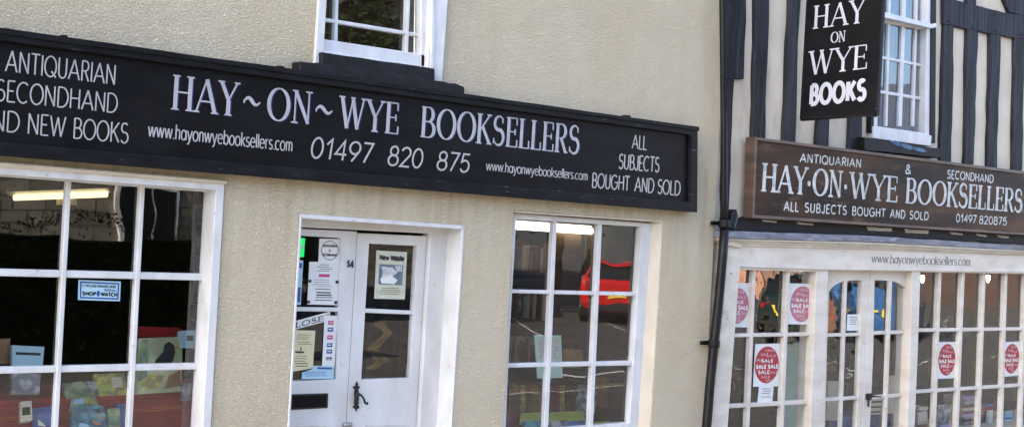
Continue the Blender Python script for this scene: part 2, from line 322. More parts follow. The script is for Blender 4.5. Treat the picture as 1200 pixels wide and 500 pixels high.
g('N', .7, [([(.06, 0), (.06, 1)], T), ([(.06, 1), (.64, 0)], ''), ([(.64, 0), (.64, 1)], T)], [(.06, 0, .14), (.04, 1, .12), (.64, 1, .14)])
g('O', .82, [(arc(.41, .5, .41, .5, 0, 360, 36)[:-1], Cc)])
g('P', .54, [([(.06, 0), (.06, 1)], ''), ([(.06, 1), (.28, 1)]+arc(.28, .74, .24, .26, 90, -90)+[(.06, .48)], '')], [(.06, 0, .14), (.02, 1, .08)])
g('Q', .82, [(arc(.41, .5, .41, .5, 0, 360, 36)[:-1], Cc), ([(.48, .28), (.82, -.02)], '')])
g('R', .58, [([(.06, 0), (.06, 1)], ''), ([(.06, 1), (.28, 1)]+arc(.28, .75, .24, .25, 90, -90)+[(.06, .5)], ''), ([(.28, .5), (.56, 0)], '')], [(.06, 0, .14), (.02, 1, .08), (.6, 0, .08)])
g('S', .54, [(arc(.27, .76, .23, .24, 40, 250, 14)+arc(.27, .27, .26, .27, 70, -150, 16), 's')], (), [(.46, .86, .18), (.02, .14, .18)])
g('T', .6, [([(.3, 0), (.3, 1)], ''), ([(0, 1), (.6, 1)], '')], [(.3, 0, .14)], [(0, .9, .2), (.6, .9, .2)])
g('U', .66, [([(.06, 1), (.06, .3)]+arc(.33, .3, .27, .3, 180, 360)+[(.6, 1)], '')], [(.06, 1, .14), (.6, 1, .12)])
g('V', .7, [([(0, 1), (.35, 0)], ''), ([(.35, 0), (.7, 1)], T)], [(0, 1, .14), (.7, 1, .12)])
g('W', 1.0, [([(0, 1), (.27, 0)], ''), ([(.27, 0), (.5, .95)], T), ([(.5, .95), (.74, 0)], ''), ([(.74, 0), (1.0, 1)], T)], [(0, 1, .14), (.5, 1, .1), (1.0, 1, .12)])
g('X', .7, [([(0, 1), (.7, 0)], ''), ([(.7, 1), (0, 0)], T)], [(0, 1, .1), (.7, 0, .1)])
g('Y', .68, [([(0, 1), (.34, .45)], ''), ([(.68, 1), (.34, .45)], T), ([(.34, .45), (.34, 0)], '')], [(0, 1, .14), (.68, 1, .12), (.34, 0, .15)])
g('0', .58, [(arc(.29, .5, .29, .5, 0, 360, 32)[:-1], Cc)])
g('1', .4, [([(.05, .72), (.3, 1), (.3, 0)], '')])
g('2', .56, [([*arc(.28, .73, .26, .27, 165, -30, 14), (.02, 0), (.56, 0)], '')])
g('4', .6, [([(.44, 0), (.44, 1), (0, .3), (.6, .3)], '')])
g('5', .54, [([(.5, 1), (.12, 1), (.06, .55)]+arc(.27, .33, .27, .32, 130, -150, 16), '')])
g('7', .54, [([(.02, 1), (.54, 1), (.14, 0)], '')])
g('8', .56, [(arc(.28, .76, .22, .24, 0, 360, 24)[:-1], Cc), (arc(.28, .27, .28, .27, 0, 360, 24)[:-1], Cc)])
g('9', .58, [(arc(.29, .69, .29, .31, 0, 360, 26)[:-1], Cc), ([(.56, .56), (.18, 0)], '')])
g('~', .5, [([(0, .42)]+[(.5*i/12, .5+.10*math.sin(i/12*2*math.pi)) for i in range(13)], 's')])
g('&', .7, [([(.68, 0), (.16, .68)]+arc(.31, .78, .17, .2, 190, -20, 12)+[(.06, .34)]+arc(.26, .22, .24, .22, 150, 300, 10)+[(.62, .4)], '')])
g('.', .12, [([(.06, 0), (.06, .05)], 'd')])
g('·', .2, [([(.1, .42), (.1, .5)], 'd')])
x = .7
g('w', .72, [([(0, x), (.18, 0)], ''), ([(.18, 0), (.36, x)], T), ([(.36, x), (.54, 0)], ''), ([(.54, 0), (.72, x)], T)], [(0, x, .08), (.72, x, .08)])
g('h', .48, [([(.05, 0), (.05, 1.03)], ''), ([(.05, .42)]+arc(.24, .46, .19, .24, 180, 0, 10)+[(.43, 0)], '')], [(.05, 0, .1), (.43, 0, .1)])
g('a', .52, [(arc(.25, .35, .24, .35, 0, 360, 22)[:-1], Cc), ([(.5, x), (.5, 0)], '')])
g('y', .48, [([(0, x), (.25, 0)], ''), ([(.48, x), (.2, -.16), (.1, -.26), (.02, -.26)], T)], [(0, x, .08), (.48, x, .08)])
g('o', .52, [(arc(.26, .35, .26, .35, 0, 360, 24)[:-1], Cc)])
g('n', .46, [([(.05, 0), (.05, x)], ''), ([(.05, .42)]+arc(.24, .46, .18, .24, 180, 0, 10)+[(.42, 0)], '')], [(.05, 0, .1), (.42, 0, .1)])
g('e', .5, [([(.02, .38), (.48, .38)]+arc(.25, .35, .25, .35, 5, 315, 22), '')])
g('b', .52, [([(.04, 0), (.04, 1.03)], ''), (arc(.27, .35, .24, .35, 0, 360, 22)[:-1], Cc)])
g('d', .52, [([(.5, 0), (.5, 1.03)], ''), (arc(.25, .35, .24, .35, 0, 360, 22)[:-1], Cc)])
g('k', .44, [([(.05, 0), (.05, 1.03)], ''), ([(.4, x), (.07, .28)], T), ([(.16, .38), (.44, 0)], '')], [(.05, 0, .1), (.44, 0, .08)])
g('s', .38, [(arc(.19, .53, .16, .18, 40, 250, 10)+arc(.19, .18, .18, .18, 70, -150, 12), 's')])
g('l', .1, [([(.05, 0), (.05, 1.03)], '')], [(.05, 0, .1)])
g('r', .3, [([(.05, 0), (.05, x)], ''), ([(.05, .42)]+arc(.24, .46, .19, .24, 180, 80, 8), '')], [(.05, 0, .1)])
g('c', .46, [(arc(.25, .35, .25, .35, 50, 310, 18), '')])
g('m', .74, [([(.05, 0), (.05, x)], ''), ([(.05, .42)]+arc(.22, .46, .16, .24, 180, 0, 10)+[(.38, 0)], ''), ([(.38, .42)]+arc(.54, .46, .16, .24, 180, 0, 10)+[(.70, 0)], '')], [(.05, 0, .08), (.38, 0, .08), (.7, 0, .08)])
g('i', .1, [([(.05, 0), (.05, x)], ''), ([(.05, .92), (.05, .98)], 'd')], [(.05, 0, .1)])
g('t', .3, [([(.14, .95), (.14, .1), (.28, 0)], ''), ([(0, x), (.3, x)], T)])
g('u', .46, [([(.05, x), (.05, .25)]+arc(.24, .25, .19, .25, 180, 360, 10)+[(.43, x)], '')])
def ribbon(b, pts, widths, closed, put, z0, z1):
    n = len(pts)
    L, R = [], []
    for i in range(n):
        p = Vector(pts[i])
        a = Vector(pts[(i-1) % n]) if (closed or i > 0) else None
        c = Vector(pts[(i+1) % n]) if (closed or i < n-1) else None
        d1 = (p-a).normalized() if a is not None and (p-a).length > 1e-9 else None
        d2 = (c-p).normalized() if c is not None and (c-p).length > 1e-9 else None
        if d1 is None: d1 = d2
        if d2 is None: d2 = d1
        n1 = Vector((-d1.y, d1.x)); n2 = Vector((-d2.y, d2.x)); m = (n1+n2)
        if m.length < 1e-6: m = n1
        m.normalize(); k = min(1/max(m.dot(n1), .3), 2.2)
        w = widths[i]/2
        L.append(p+m*w*k); R.append(p-m*w*k)
    v = []
    for i in range(n):
        for q, z in ((L[i], z0), (R[i], z0), (L[i], z1), (R[i], z1)): v.append(put(q.x, q.y, z))
    f = []; m = n if closed else n-1
    for i in range(m):
        j = (i+1) % n; a, c = 4*i, 4*j
        f += [(a+2, a+3, c+3, c+2), (a, a+2, c+2, c), (a+1, c+1, c+3, a+3)]
    if not closed: f += [(0, 1, 3, 2), (4*(n-1), 4*(n-1)+2, 4*(n-1)+3, 4*(n-1)+1)]
    b.add(v, f)
def text(s, B0, B1, T0, T1, nrm, mat, parent, weight=.09, style='sans', thin=.28, gap=.16, space=.45, slant=0.0, off=(0, 0), lift=0.0, h=.0015, name='lettering', serif=1.0):
    """text with its baseline from B0 to B1 and cap tops from T0 to T1 (world points); nrm points out of the board"""
    B0, B1, T0, T1 = map(Vector, (B0, B1, T0, T1)); nrm = Vector(nrm).normalized()
    H = ((T0-B0).length+(T1-B1).length)/2; W = (B1-B0).length
    xs = 0.0; lay = []
    for i, ch in enumerate(s):
        if ch == ' ': xs += space; continue
        lay.append((ch, xs)); xs += G[ch][0]+gap
    xs -= gap
    sx = W/xs if xs > 0 else H
    b = MB(); cnt = [0]
    def put(X, Y, z):
        u = X/W; v = Y/H
        X2_ = X+slant*Y
        u = X2_/W
        P = B0.lerp(B1, u) if 0 <= u <= 1 else B0+(B1-B0)*u
        t = (T0-B0).lerp(T1-B1, min(max(u, 0), 1))
        return P+t*v+nrm*z
    for ch, ox in lay:
        w, strokes, feet, ticks = G[ch]
        wt = weight*H
        ins = (wt*thin if style == 'serif' else wt)/2/H
        def mp(p): return ((p[0]+ox)*sx+off[0]*H, (ins+p[1]*(1-2*ins))*H+off[1]*H)
        for pts, kind in strokes:
            P = [mp(p) for p in pts]; closed = kind == Cc; n = len(P); ws = []
            if kind == 'd':
                cx, cy = P[0]; r = max(wt*.6, .05*H); P = [(cx+r*math.cos(t*.785), cy+(r*.6 if ch == '.' else 0)+r*math.sin(t*.785)) for t in range(8)]
                cnt[0] += 1; z = lift+h+cnt[0]*.00005
                b.add([put(q[0], q[1], z) for q in P], [tuple(range(8))]); continue
            for i in range(n):
                if style == 'sans': ws.append(wt); continue
                a = Vector(P[(i-1) % n] if (closed or i) else P[i]); c = Vector(P[(i+1) % n] if (closed or i < n-1) else P[i])
                d = (c-a).normalized(); ty = abs(d.y)
                if kind == T: ws.append(wt*thin*1.25)
                elif kind == 's': ws.append(wt*(thin+(1-thin)*(1-ty**2)*.0+(1-thin)*max(0, 1-abs(i/(n-1)-.5)*2.1)**.7))
                elif ch == '~': ws.append(wt*.5)
                else: ws.append(wt*(thin+(1-thin)*ty**1.6))
            cnt[0] += 1
            ribbon(b, P, ws, closed, put, lift, lift+h+(cnt[0] % 9)*.00008)
        if style == 'serif':
            for fx, fy, hw in feet:
                x0, y0 = mp((fx, fy)); hwm = hw*sx*serif; cnt[0] += 1
                s_ = 1 if fy < .5 else -1; tw = wt*thin
                ribbon(b, [(x0-hwm, y0), (x0-hwm*.35, y0+s_*tw*.25), (x0+hwm*.35, y0+s_*tw*.25), (x0+hwm, y0)], [tw, tw*1.5, tw*1.5, tw], False, put, lift, lift+h+(cnt[0] % 9)*.00008)
            for fx, fy, ln in ticks:
                x0, y0 = mp((fx, fy)); cnt[0] += 1
                ribbon(b, [(x0, y0-ln*H/2), (x0, y0+ln*H/2)], [wt*thin*1.1]*2, False, put, lift, lift+h+(cnt[0] % 9)*.00008)
    return b.obj(name, mat, parent)
def ln(l, x): (x1, y1), (x2, y2) = l; return y1+(y2-y1)*(x-x1)/(x2-x1)
def ptext(s, x0, x1, base, top, Y, mat, parent, **kw):
    """lettering on the plane Y, between pixel columns x0..x1 on the pixel lines base and top"""
    B0, B1 = at(x0, ln(base, x0), Y), at(x1, ln(base, x1), Y)
    k = .057  # verticals lean this much in the picture
    T0 = at(x0+k*(ln(base, x0)-ln(top, x0)), ln(top, x0), Y); T1 = at(x1+k*(ln(base, x1)-ln(top, x1)), ln(top, x1), Y)
    T0.x = B0.x; T1.x = B1.x
    return text(s, B0, B1, T0, T1, (0, -1, 0), mat, parent, **kw)
# ================================================================== SETTING: ground
def struct(o): o['kind'] = 'structure'; return o
b = MB(); b.add([(-300, -300, -.124), (300, -300, -.124), (300, 300, -.124), (-300, 300, -.124)], [(0, 1, 2, 3)]); struct(b.obj('ground', 'asphalt'))
b = MB(); b.box(-30, 60, -1.45, 6.0, -.3, -.0); struct(b.obj('pavement', 'paving'))
b = MB(); b.box(-30, 60, -1.60, -1.452, -.3, .004); struct(b.obj('kerb', 'kerb', bevel=.012))
b = MB()
for y in (-6.05, -6.22): b.box(-25, 20, y-.03, y+.03, -.122, -.118)
for k in range(2):
    A0 = mirg(449+k*8, 432); A1 = mirg(457+k*3, 312); d = (A1-A0).normalized(); nn = Vector((-d.y, d.x, 0))*.035
    prev = None
    for i in range(13):
        p = A0.lerp(A1, (i/12)**1.5)+Vector((-d.y, d.x, 0))*(.07 if i % 2 else -.07)*(1+i*.2)
        if prev is not None: b.hexa([prev-nn, p-nn, p+nn, prev+nn], [q+Vector((0, 0, -.003)) for q in (prev-nn, p-nn, p+nn, prev+nn)])
        prev = p
struct(b.obj('yellow_road_lines', 'yellow'))
b = MB()
def gline(p, q, w=.06):
    d = (q-p).normalized(); nn = Vector((-d.y, d.x, 0))*w; z = Vector((0, 0, .003)); a = [p-nn, q-nn, q+nn, p+nn]; b.hexa([v+z for v in a], [v for v in a])
gline(mirg(600, 462), mirg(745, 452), .02)
for i in range(7):
    p = Vector((17+i*2.6, -12.0, -.121)); gline(p, p+Vector((3.2, -5.0, 0)), .022)
for i in range(6):
    p = Vector((13+i*3, -7.3, -.121)); gline(p, p+Vector((1.8, 0, 0)), .06)
struct(b.obj('white_road_lines', 'whiteline'))
# ================================================================== LEFT BUILDING
LB = thing('shop_building', 'cream roughcast two-storey shop with white windows, double door and slate roof', 'building', loc=(4.7, 0, 0))
XL, XR = -3.0, at(846, 120).x
# openings (pixel corners on the wall face, continued below the frame down to the pavement)
def down(px, py, px2, py2, z): # the point on that edge at height z
    a = at(px, py); c = at(px2, py2); t = (z-a.z)/(c.z-a.z); return (a.x+(c.x-a.x)*t, z)
def w2(px, py, Y=0): p = at(px, py, Y); return (p.x, p.z)
# left display window
lw_r = [(262, 214), (246, 500)]
lw_top_r = w2(262, 215.5); lw_bot_r = down(262, 214, 246, 500, .45)
x1 = at(74, 320).x; x2 = at(162, 320).x; s_ = x2-x1
lwX0 = x1-2*s_-.07
lw_top_l = (lwX0, at(0, 193).z+.0); lw_bot_l = (lwX0, .45)
# door opening
dr = [w2(352, 252), w2(543.5, 265.5), (down(541, 320, 529, 500, .12)[0], .10), (down(352, 252, 339, 500, .12)[0], .10)]
# middle window
mw = [w2(603, 246.5), w2(777, 259), down(777, 259, 762, 500, .62), down(602, 250, 591, 500, .62)]
# upper window
uw = [(at(378, 60).x, 4.55), (at(513, 60).x, 4.6), w2(511, 84), w2(377, 62)]
plate('wall', [(XL, -.05), (XR+.02, -.05), (XR-.0, 2.4), (XR-.01, 3.4), (XR-.06, 8.1), (XL, 8.1)],
      [[lw_top_l, lw_top_r, lw_bot_r, lw_bot_l], dr, mw, uw], 0, .22, 'render', LB, .012)
b = MB(); b.hexa([(XL-.2, -.25, 8.0), (XR+.05, -.25, 8.0), (XR+.05, 3.0, 10.6), (XL-.2, 3.0, 10.6)], [(XL-.2, -.25, 8.13), (XR+.05, -.25, 8.13), (XR+.05, 3.0, 10.73), (XL-.2, 3.0, 10.73)])
b.hexa([(XL-.2, 6.25, 8.0), (XR+.05, 6.25, 8.0), (XR+.05, 3.01, 10.6), (XL-.2, 3.01, 10.6)], [(XL-.2, 6.25, 8.13), (XR+.05, 6.25, 8.13), (XR+.05, 3.01, 10.73), (XL-.2, 3.01, 10.73)])
b.obj('roof', 'slate', LB)
b = MB(); b.box(XL-.25, XL, 0, 6, -.05, 8.1); b.box(XL, XR, 5.7, 6, -.05, 8.1); b.obj('side_wall', 'reveal', LB)
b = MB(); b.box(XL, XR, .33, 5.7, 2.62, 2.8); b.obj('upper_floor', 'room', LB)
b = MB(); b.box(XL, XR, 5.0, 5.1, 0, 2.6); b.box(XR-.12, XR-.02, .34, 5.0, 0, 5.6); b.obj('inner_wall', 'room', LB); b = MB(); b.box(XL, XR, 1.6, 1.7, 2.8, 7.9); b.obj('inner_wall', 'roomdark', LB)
b = MB(); b.box(XL, 5.0, 4.0, 4.05, .05, 2.6); b.box(5.0, 5.05, .9, 4.05, .05, 2.6); b.obj('inner_wall', 'roomdark', LB)  # added walls, near-black for the unlit left part of the room
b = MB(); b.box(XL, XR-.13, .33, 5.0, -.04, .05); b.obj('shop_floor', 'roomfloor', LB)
# ---- left display window
Yg = depth(252, 241.5, 260)          # glazing plane from the width of its jamb
LWY = max(.06, Yg)
W = plate('window', [lw_top_l, lw_top_r, lw_bot_r, lw_bot_l],
          [[(lwX0+.07, at(0, 204).z-.0), w2(252, 222.6), (w2(236.5, 500)[0], .55), (lwX0+.07, .55)]], -.012, LWY+.03, 'white', LB, .004)
V = [((-12-95*1.0, 205), (-30-95, 500)), ((-9, 205), (-24, 500)), ((79.5, 212), (64, 500)), ((166, 218), (151, 500)), ((243, 222), (226.5, 500))]
H = [((0, 203.5), (240, 222)), ((0, 319), (238, 324.5)), ((0, 433.5), (234, 428.7)), ((0, 545), (230, 532))]
panes(V, H, LWY+.012, W, 'glass')
for (a, c), ww in zip(V[1:4], (9.4, 9.4, 9)): 
    vbar(a[0]+(a[1]-200)*.0, a[1]-4, ww, c[0]-(c[0]-a[0])*0+(c[0]-a[0])/(c[1]-a[1])*60, 560, ww-.3, LWY-.022, LWY+.02, 'white', W)
for (a, c), ww in zip(H[1:], (8, 7.4, 8)):
    sl = (c[1]-a[1])/(c[0]-a[0]); hbar(-125, a[1]-125*sl, ww+1, c[0], c[1], ww, LWY-.017, LWY+.02, 'white', W)
# thin sash rails inside the casing
slab('glazing_bar', [(-130, 190), (244, 220.5), (244, 225), (-130, 197)], LWY-.02, LWY+.02, 'white', W)
slab('drip_moulding', [(-130, 178.5), (266, 211.5), (267, 216), (-130, 185)], -.03, -.0, 'reveal', W, .006)
b = MB(); b.box(lwX0-.06, lw_bot_r[0]+.06, -.09, .05, .36, .45); b.obj('sill', 'reveal', W, .01)
# ---- middle window
MY = .06
MO = [w2(603, 249.5, MY), w2(763.5, 261.5, MY), (w2(747.5, 500, MY)[0], .62), (w2(590, 500, MY)[0]-.01, .62)]
MGY = MY+.032
b_in = [(MO[0][0]+.02, at(603.5, 256.5, MY).z), w2(752, 265.5, MY), (w2(738.5, 500, MY)[0]-.004, .70), (MO[3][0]+.02, .70)]
W = plate('window', MO, [b_in], MY, MGY+.03, 'white', LB, .004)
V = [((602, 250), (590.5, 500)), ((649.6, 256), (638, 500)), ((702.5, 262), (690.6, 500)), ((749, 262), (735.2, 500))]
H = [((600, 255), (748, 265)), ((598, 341), (745, 344.4)), ((594, 428), (741, 425)), ((592, 520), (738, 512))]
panes(V, H, MGY+.012, W, 'glass')
slab('glazing_bar', [(598, 250), (603.8, 250), (592.4, 510), (586.5, 510)], MGY-.03, MGY+.02, 'white', W)
for (a, c), ww in zip(V[1:3], (7.5, 7.2)): vbar(a[0], a[1]-4, ww, c[0], c[1]+20, ww+.5, MGY-.022, MGY+.02, 'white', W)
for (a, c), ww in zip(H[1:], (4.6, 5.4, 6)): hbar(a[0]-2, a[1], ww-.4, c[0]+2, c[1], ww, MGY-.017, MGY+.02, 'white', W)
slab('glazing_bar', [(598, 250), (752, 260), (752, 265.8), (598, 256.4)], MGY-.02, MGY+.02, 'creamwood', W)
b = MB(); b.prism([(MO[3][0]-.05, .53), (MO[2][0]+.2, .53), (MO[2][0]+.2, .61), (MO[3][0]-.05, .61)], -.07, .1); b.obj('sill', 'reveal', W, .01)
tr_, br_ = Vector((mw[1][0], 0, mw[1][1])), Vector((mw[2][0], 0, mw[2][1]))     # splayed plaster reveal on the right
ti_, bi_ = Vector((MO[1][0]-.002, MY, mw[1][1])), Vector((MO[2][0]-.002, MY, mw[2][1]))
b = MB(); b.hexa([ti_, tr_+Vector((.004, .004, 0)), br_+Vector((.004, .004, 0)), bi_], [ti_+Vector((0, .12, 0)), tr_+Vector((.004, .2, 0)), br_+Vector((.004, .2, 0)), bi_+Vector((0, .12, 0))]); b.obj('window_reveal', 'reveal', W, .004)
slab('drip_moulding', [(603, 246.8), (777, 258.6), (777, 260.6), (603, 249)], .004, .03, 'reveal', W, .002)
# ---- upper window
UY = .05
W = plate('window', [(at(369, 60).x, 4.6), (at(522, 60).x, 4.6), w2(515.5, 97), w2(367, 74)],
          [[(at(378.5, 50).x, 4.5), (at(500, 50).x, 4.5), w2(499, 79), w2(377, 60)]], -.022, .12, 'white', LB, .004)
V = [((379, 0), (378, 60)), ((394.6, 10), (393.2, 45)), ((478.6, 0), (476.2, 60)), ((496.5, 0), (494, 66))]
Vt = [((379.6, -60), (377.8, 62)), ((395.8, -60), (393, 62)), ((480.4, -60), (476, 62)), ((497.6, -60), (493.6, 70))]
H = [((380, -95), (496, -62)), ((380, 23), (496, 42.5)), ((379, 46.5), (494, 64))]
panes(Vt, H, UY+.035, W, 'glass')
for (a, c), ww in zip(Vt[1:3], (5.2, 5.4)): vbar(a[0], a[1], ww, c[0], c[1], ww, UY-.0, UY+.04, 'white', W, .7)
hbar(378, 22.7, 4.4, 497, 42.3, 4.2, UY+.003, UY+.04, 'white', W)
slab('sash_rail', [(376.5, 45.6), (495, 63.6), (503, 65), (503, 82), (376, 61.5)], UY-.03, UY+.05, 'white', W, .005)
slab('sash_rail', [(494.8, -100), (505, -100), (503, 80), (493.2, 80)], UY-.03, UY+.05, 'white', W, .005)
slab('sash_rail', [(374, -100), (380.4, -100), (379, 60), (376, 60)], UY-.02, UY+.05, 'white', W, .005)
slab('casing_bead', [(509, -100), (513, -100), (508.6, 82), (504.5, 82)], -.03, .02, 'white', W, .004)
slab('sill', [(377, 61), (510, 80.6), (510, 97), (377.5, 76)], -.055, .06, 'sillblack', W, .006, .003)
slab('sill', [(351, 72), (365, 73.5), (378, 75), (450, 84), (512, 94.5), (535, 98), (545, 102), (545, 118), (351, 92)], -.085, .01, 'sillblack', W, .008, .004, step=.05)
# ---- doorway
DRY = depth(541.5, 525, 320)   # door frame face
DLY = DRY+.035                 # leaves
FR = thing  # alias unused
# doorway lining: white reveals
b = MB(); zb = .04
L0 = Vector((dr[0][0], 0, dr[0][1])); R0 = Vector((dr[1][0], 0, dr[1][1]))
def lin(poly_front, mat='white', name='door_lining', parent=LB, y1=DRY+.02, y0=-.004): 
    bb = MB(); bb.prism(poly_front, y0, y1); return bb.obj(name, mat, parent, .004)
DF = lin([(dr[1][0]-.014, zb), (dr[2][0]+.008, zb), (dr[1][0]+.008, dr[1][1]+.008), (dr[1][0]-.014, dr[1][1])])
lin([(dr[0][0]-.004, zb), (dr[0][0]+.012, zb), (dr[0][0]+.012, dr[0][1]), (dr[0][0]-.004, dr[0][1])])
lin([(dr[0][0], dr[0][1]-.018), (dr[1][0], dr[1][1]-.018), (dr[1][0], dr[1][1]+.008), (dr[0][0], dr[0][1]+.008)])
# frame behind: head and right stile
rx = at(525, 320, DRY).x
fr_px_in_r = lambda y: at(504.5-(y-275)*.045, y, DRY)
ztop = dr[0][1]-.0
b = MB(); b.prism([(fr_px_in_r(275).x, zb), (R0.x+.03, zb), (R0.x+.03, ztop+.05), (fr_px_in_r(275).x, ztop+.05)], DRY, DRY+.09); b.obj('door_frame', 'doorwhite', LB, .005)
b = MB(); b.prism([(L0.x-.06, at(352, 266, DRY).z), (R0.x, at(504, 273.5, DRY).z), (R0.x, ztop+.05), (L0.x-.06, ztop+.05)], DRY-.002, DRY+.09); b.obj('door_frame', 'doorwhite', LB, .005)
b = MB(); b.prism([(L0.x-.28, zb), (at(335, 400, DRY).x-.02, zb), (at(335, 400, DRY).x-.02, ztop+.05), (L0.x-.28, ztop+.05)], DRY, DRY+.09); b.obj('door_frame', 'doorwhite', LB, .005)
b = MB(); b.box(dr[0][0]-.02, dr[1][0]+.02, -.12, DRY+.2, -.02, .06); b.obj('doorstep', 'kerb', LB, .01)
meet = [(417, 268), (406.8, 495)]
mx_ = at(412, 390, DLY).x
lx0 = at(335, 400, DRY).x-.03
def leafpoly(xa, xb, za, zb_): return [(xa, za), (xb, za), (xb, zb_), (xa, zb_)]
zt = at(420, 271, DLY).z
# left leaf
gl = [w2(325, 276.5, DLY), w2(400, 278.8, DLY), w2(394, 444, DLY), w2(318, 445, DLY)]
gl[0] = (lx0+.1, gl[1][1]+.004); gl[3] = (lx0+.1, gl[2][1])
DL = plate('door', leafpoly(lx0, mx_-.0015, .07, zt), [gl], DLY, DLY+.045, 'doorwhite', LB, .004); DL['label'] = 'left door leaf with letterbox and notices'
panes([((318, 270), (312, 450)), ((401.5, 270), (393, 450))], [((300, 276), (402, 278)), ((300, 363.5), (402, 363)), ((300, 447), (400, 445.5))], DLY+.02, DL, 'glass')
hbar(325, 361.6, 5, 399, 362.6, 5, DLY+.002, DLY+.03, 'doorwhite', DL)
slab('letterbox', [(341.5, 461.6), (385, 460.3), (384.4, 477.6), (341, 479.8)], DLY-.008, DLY, 'iron', DL, .003)
slab('letterbox_flap', [(343.8, 463.6), (383, 462.4), (382.5, 475.8), (343.4, 477.8)], DLY-.012, DLY-.0075, 'signblack', DL, .002)
# raised bottom panels: a bead frame around each
def bead(pts_px, parent):
    q = Q(pts_px, DLY); bb = MB(); n = len(q)
    cx = sum(p[0] for p in q)/n; cz = sum(p[1] for p in q)/n
    return plate('panel_moulding', q, [[(p[0]+(cx-p[0])/abs(cx-p[0]+1e-9)*.014, p[1]+(cz-p[1])/abs(cz-p[1]+1e-9)*.014) for p in q]], DLY-.008, DLY, 'doorwhite', parent, .003)
bead([(330, 496.5), (385, 496), (382, 600), (326, 603)], DL)
# right leaf
rxr = fr_px_in_r(275).x-.003
gr = [w2(432.5, 285.2, DLY), w2(488.6, 288, DLY), w2(480.5, 442.4, DLY), w2(423.2, 444.2, DLY)]
DR = plate('door', leafpoly(mx_+.0015, rxr, .07, zt-.01), [gr], DLY-.003, DLY+.045, 'doorwhite', LB, .004); DR['label'] = 'right door leaf with black handle and poster'
panes([((433, 270), (422, 450)), ((490, 270), (480, 450))], [((420, 284), (492, 286.5)), ((420, 364), (490, 366)), ((420, 446), (490, 444))], DLY+.02, DR, 'glass')
hbar(426, 363.6, 5, 486, 366.2, 4.6, DLY, DLY+.03, 'doorwhite', DR)
bead([(425, 496), (478, 495.4), (474, 600), (420, 603)], DR)
for (x_, mat_) in (('14', 'ink'),):
    ptext('14', 406, 414.2, ((400, 313.4), (420, 314)), ((400, 304.6), (420, 305.2)), DLY-.004, 'ink', DL, weight=.24, style='serif', thin=.5, name='number')
# handle: fleur-de-lis backplate, body and lever
def ppt(x, y, Y): return at(x, y, Y)
hb = []
hY = DLY-.008
out = [(418.5, 446), (420.2, 449.2), (419.6, 451.5), (422.2, 452.4), (421.4, 455), (419.9, 455.4), (420.6, 458), (421.2, 463), (420.8, 468), (420.9, 472), (419.6, 474.5), (421.6, 475.6), (421, 478), (419, 478.6), (417.8, 482.6),
       (416.4, 478.4), (414, 477.6), (413.7, 475.2), (415.9, 474.4), (414.9, 471), (415.4, 466), (415, 460), (415.8, 456), (415, 455), (413.6, 454), (414.2, 451.8), (416.6, 451.6), (416.8, 449)]
HD = slab('handle', out, hY, DLY-.003, 'iron', DR, .002)
b = MB()
b.tube([ppt(418, 459.5, hY-.035), ppt(418, 461, hY-.045), ppt(418, 468, hY-.045), ppt(418, 471, hY-.03)], .011, 8)
b.tube([ppt(418.3, 459.5, hY), ppt(418.3, 459.5, hY-.04)], .009, 8); b.tube([ppt(418, 470.5, hY), ppt(418, 470.5, hY-.035)], .009, 8)
b.obj('grip', 'iron', HD, smooth=True)
b = MB(); b.tube([ppt(420, 461, hY-.02), ppt(423.5, 462.5, hY-.05), ppt(426.5, 467, hY-.055), ppt(428, 471.5, hY-.055), ppt(430.4, 472.6, hY-.055), ppt(431, 470.4, hY-.055)], [.008, .007, .007, .008, .009, .006], 8); b.obj('lever', 'iron', HD, smooth=True)
b = MB(); b.tube([ppt(402, 497.5, hY), ppt(412, 497, hY-.01)], .014, 8); b.obj('lock', 'rim', DR, smooth=True)
# ================================================================== LEFT SIGN
SG = thing('shop_sign', 'long black painted fascia sign across the cream wall', 'sign', loc=(4.7, -.05, 2.25))
sT = ((0, 33), (818, 149.4)); sB = ((0, 182), (817, 248.6)); XS = -190
sf = -.10
def lw_(l, x): return at(x, ln(l, x), sf)
oTL, oTR, oBR, oBL = (lw_(sT, XS), lw_(sT, 818), lw_(sB, 817.4), lw_(sB, XS))
outer = [(p.x, p.z) for p in (oTL, oTR, oBR, oBL)]
iT = ((0, 47.5), (810, 158.2)); iB = ((0, 166.5), (810, 236.6))
def lq(l, x): p = at(x, ln(l, x), sf); return (p.x, p.z)
inner = [(outer[0][0]+.06, lq(iT, XS)[1]), lq(iT, 810.5), lq(iB, 810), (outer[0][0]+.06, lq(iB, XS)[1])]
plate('frame', outer, [inner], sf, -.0, 'signframe', SG, .005)
plate('board', [(p[0], p[1]) for p in outer], [], -.066, -.002, 'signblack', SG, .0)
o_ = SG.children[-1]
for v in o_.data.vertices:    # keep the board inside the frame
    pass
slab('top_capping', [(XS, 10.0-0+ln(sT, XS)-10.6), (820, ln(sT, 820)-1.0), (820, ln(sT, 820)+4), (XS, ln(sT, XS)+7)], sf-.012, .0, 'signframe', SG, .004, .002, step=.3)
for i, px in enumerate((76, 330, 736)):
    y = ln(sT, px)-1.5; slab('fixing_lug', [(px-3.5, y-1.5), (px+3.5, y-.8), (px+4, y+2), (px-4, y+1.2)], -.06, -.02, 'signframe', SG, .003)
bY = -.0665
kw = dict(weight=.066, gap=.13)
ptext('ANTIQUARIAN', 6.3, 134.5, ((6, 84.3), (135, 100.3)), ((6, 58.2), (135, 76)), bY, 'letter', SG, **kw)
ptext('SECONDHAND', -5, 136.5, ((0, 119), (137, 133.2)), ((0, 92.8), (137, 109.8)), bY, 'letter', SG, **kw)
ptext('AND', -28, 21.5, ((8, 155), (150, 168.8)), ((8, 129.6), (150, 144.2)), bY, 'letter', SG, **kw)
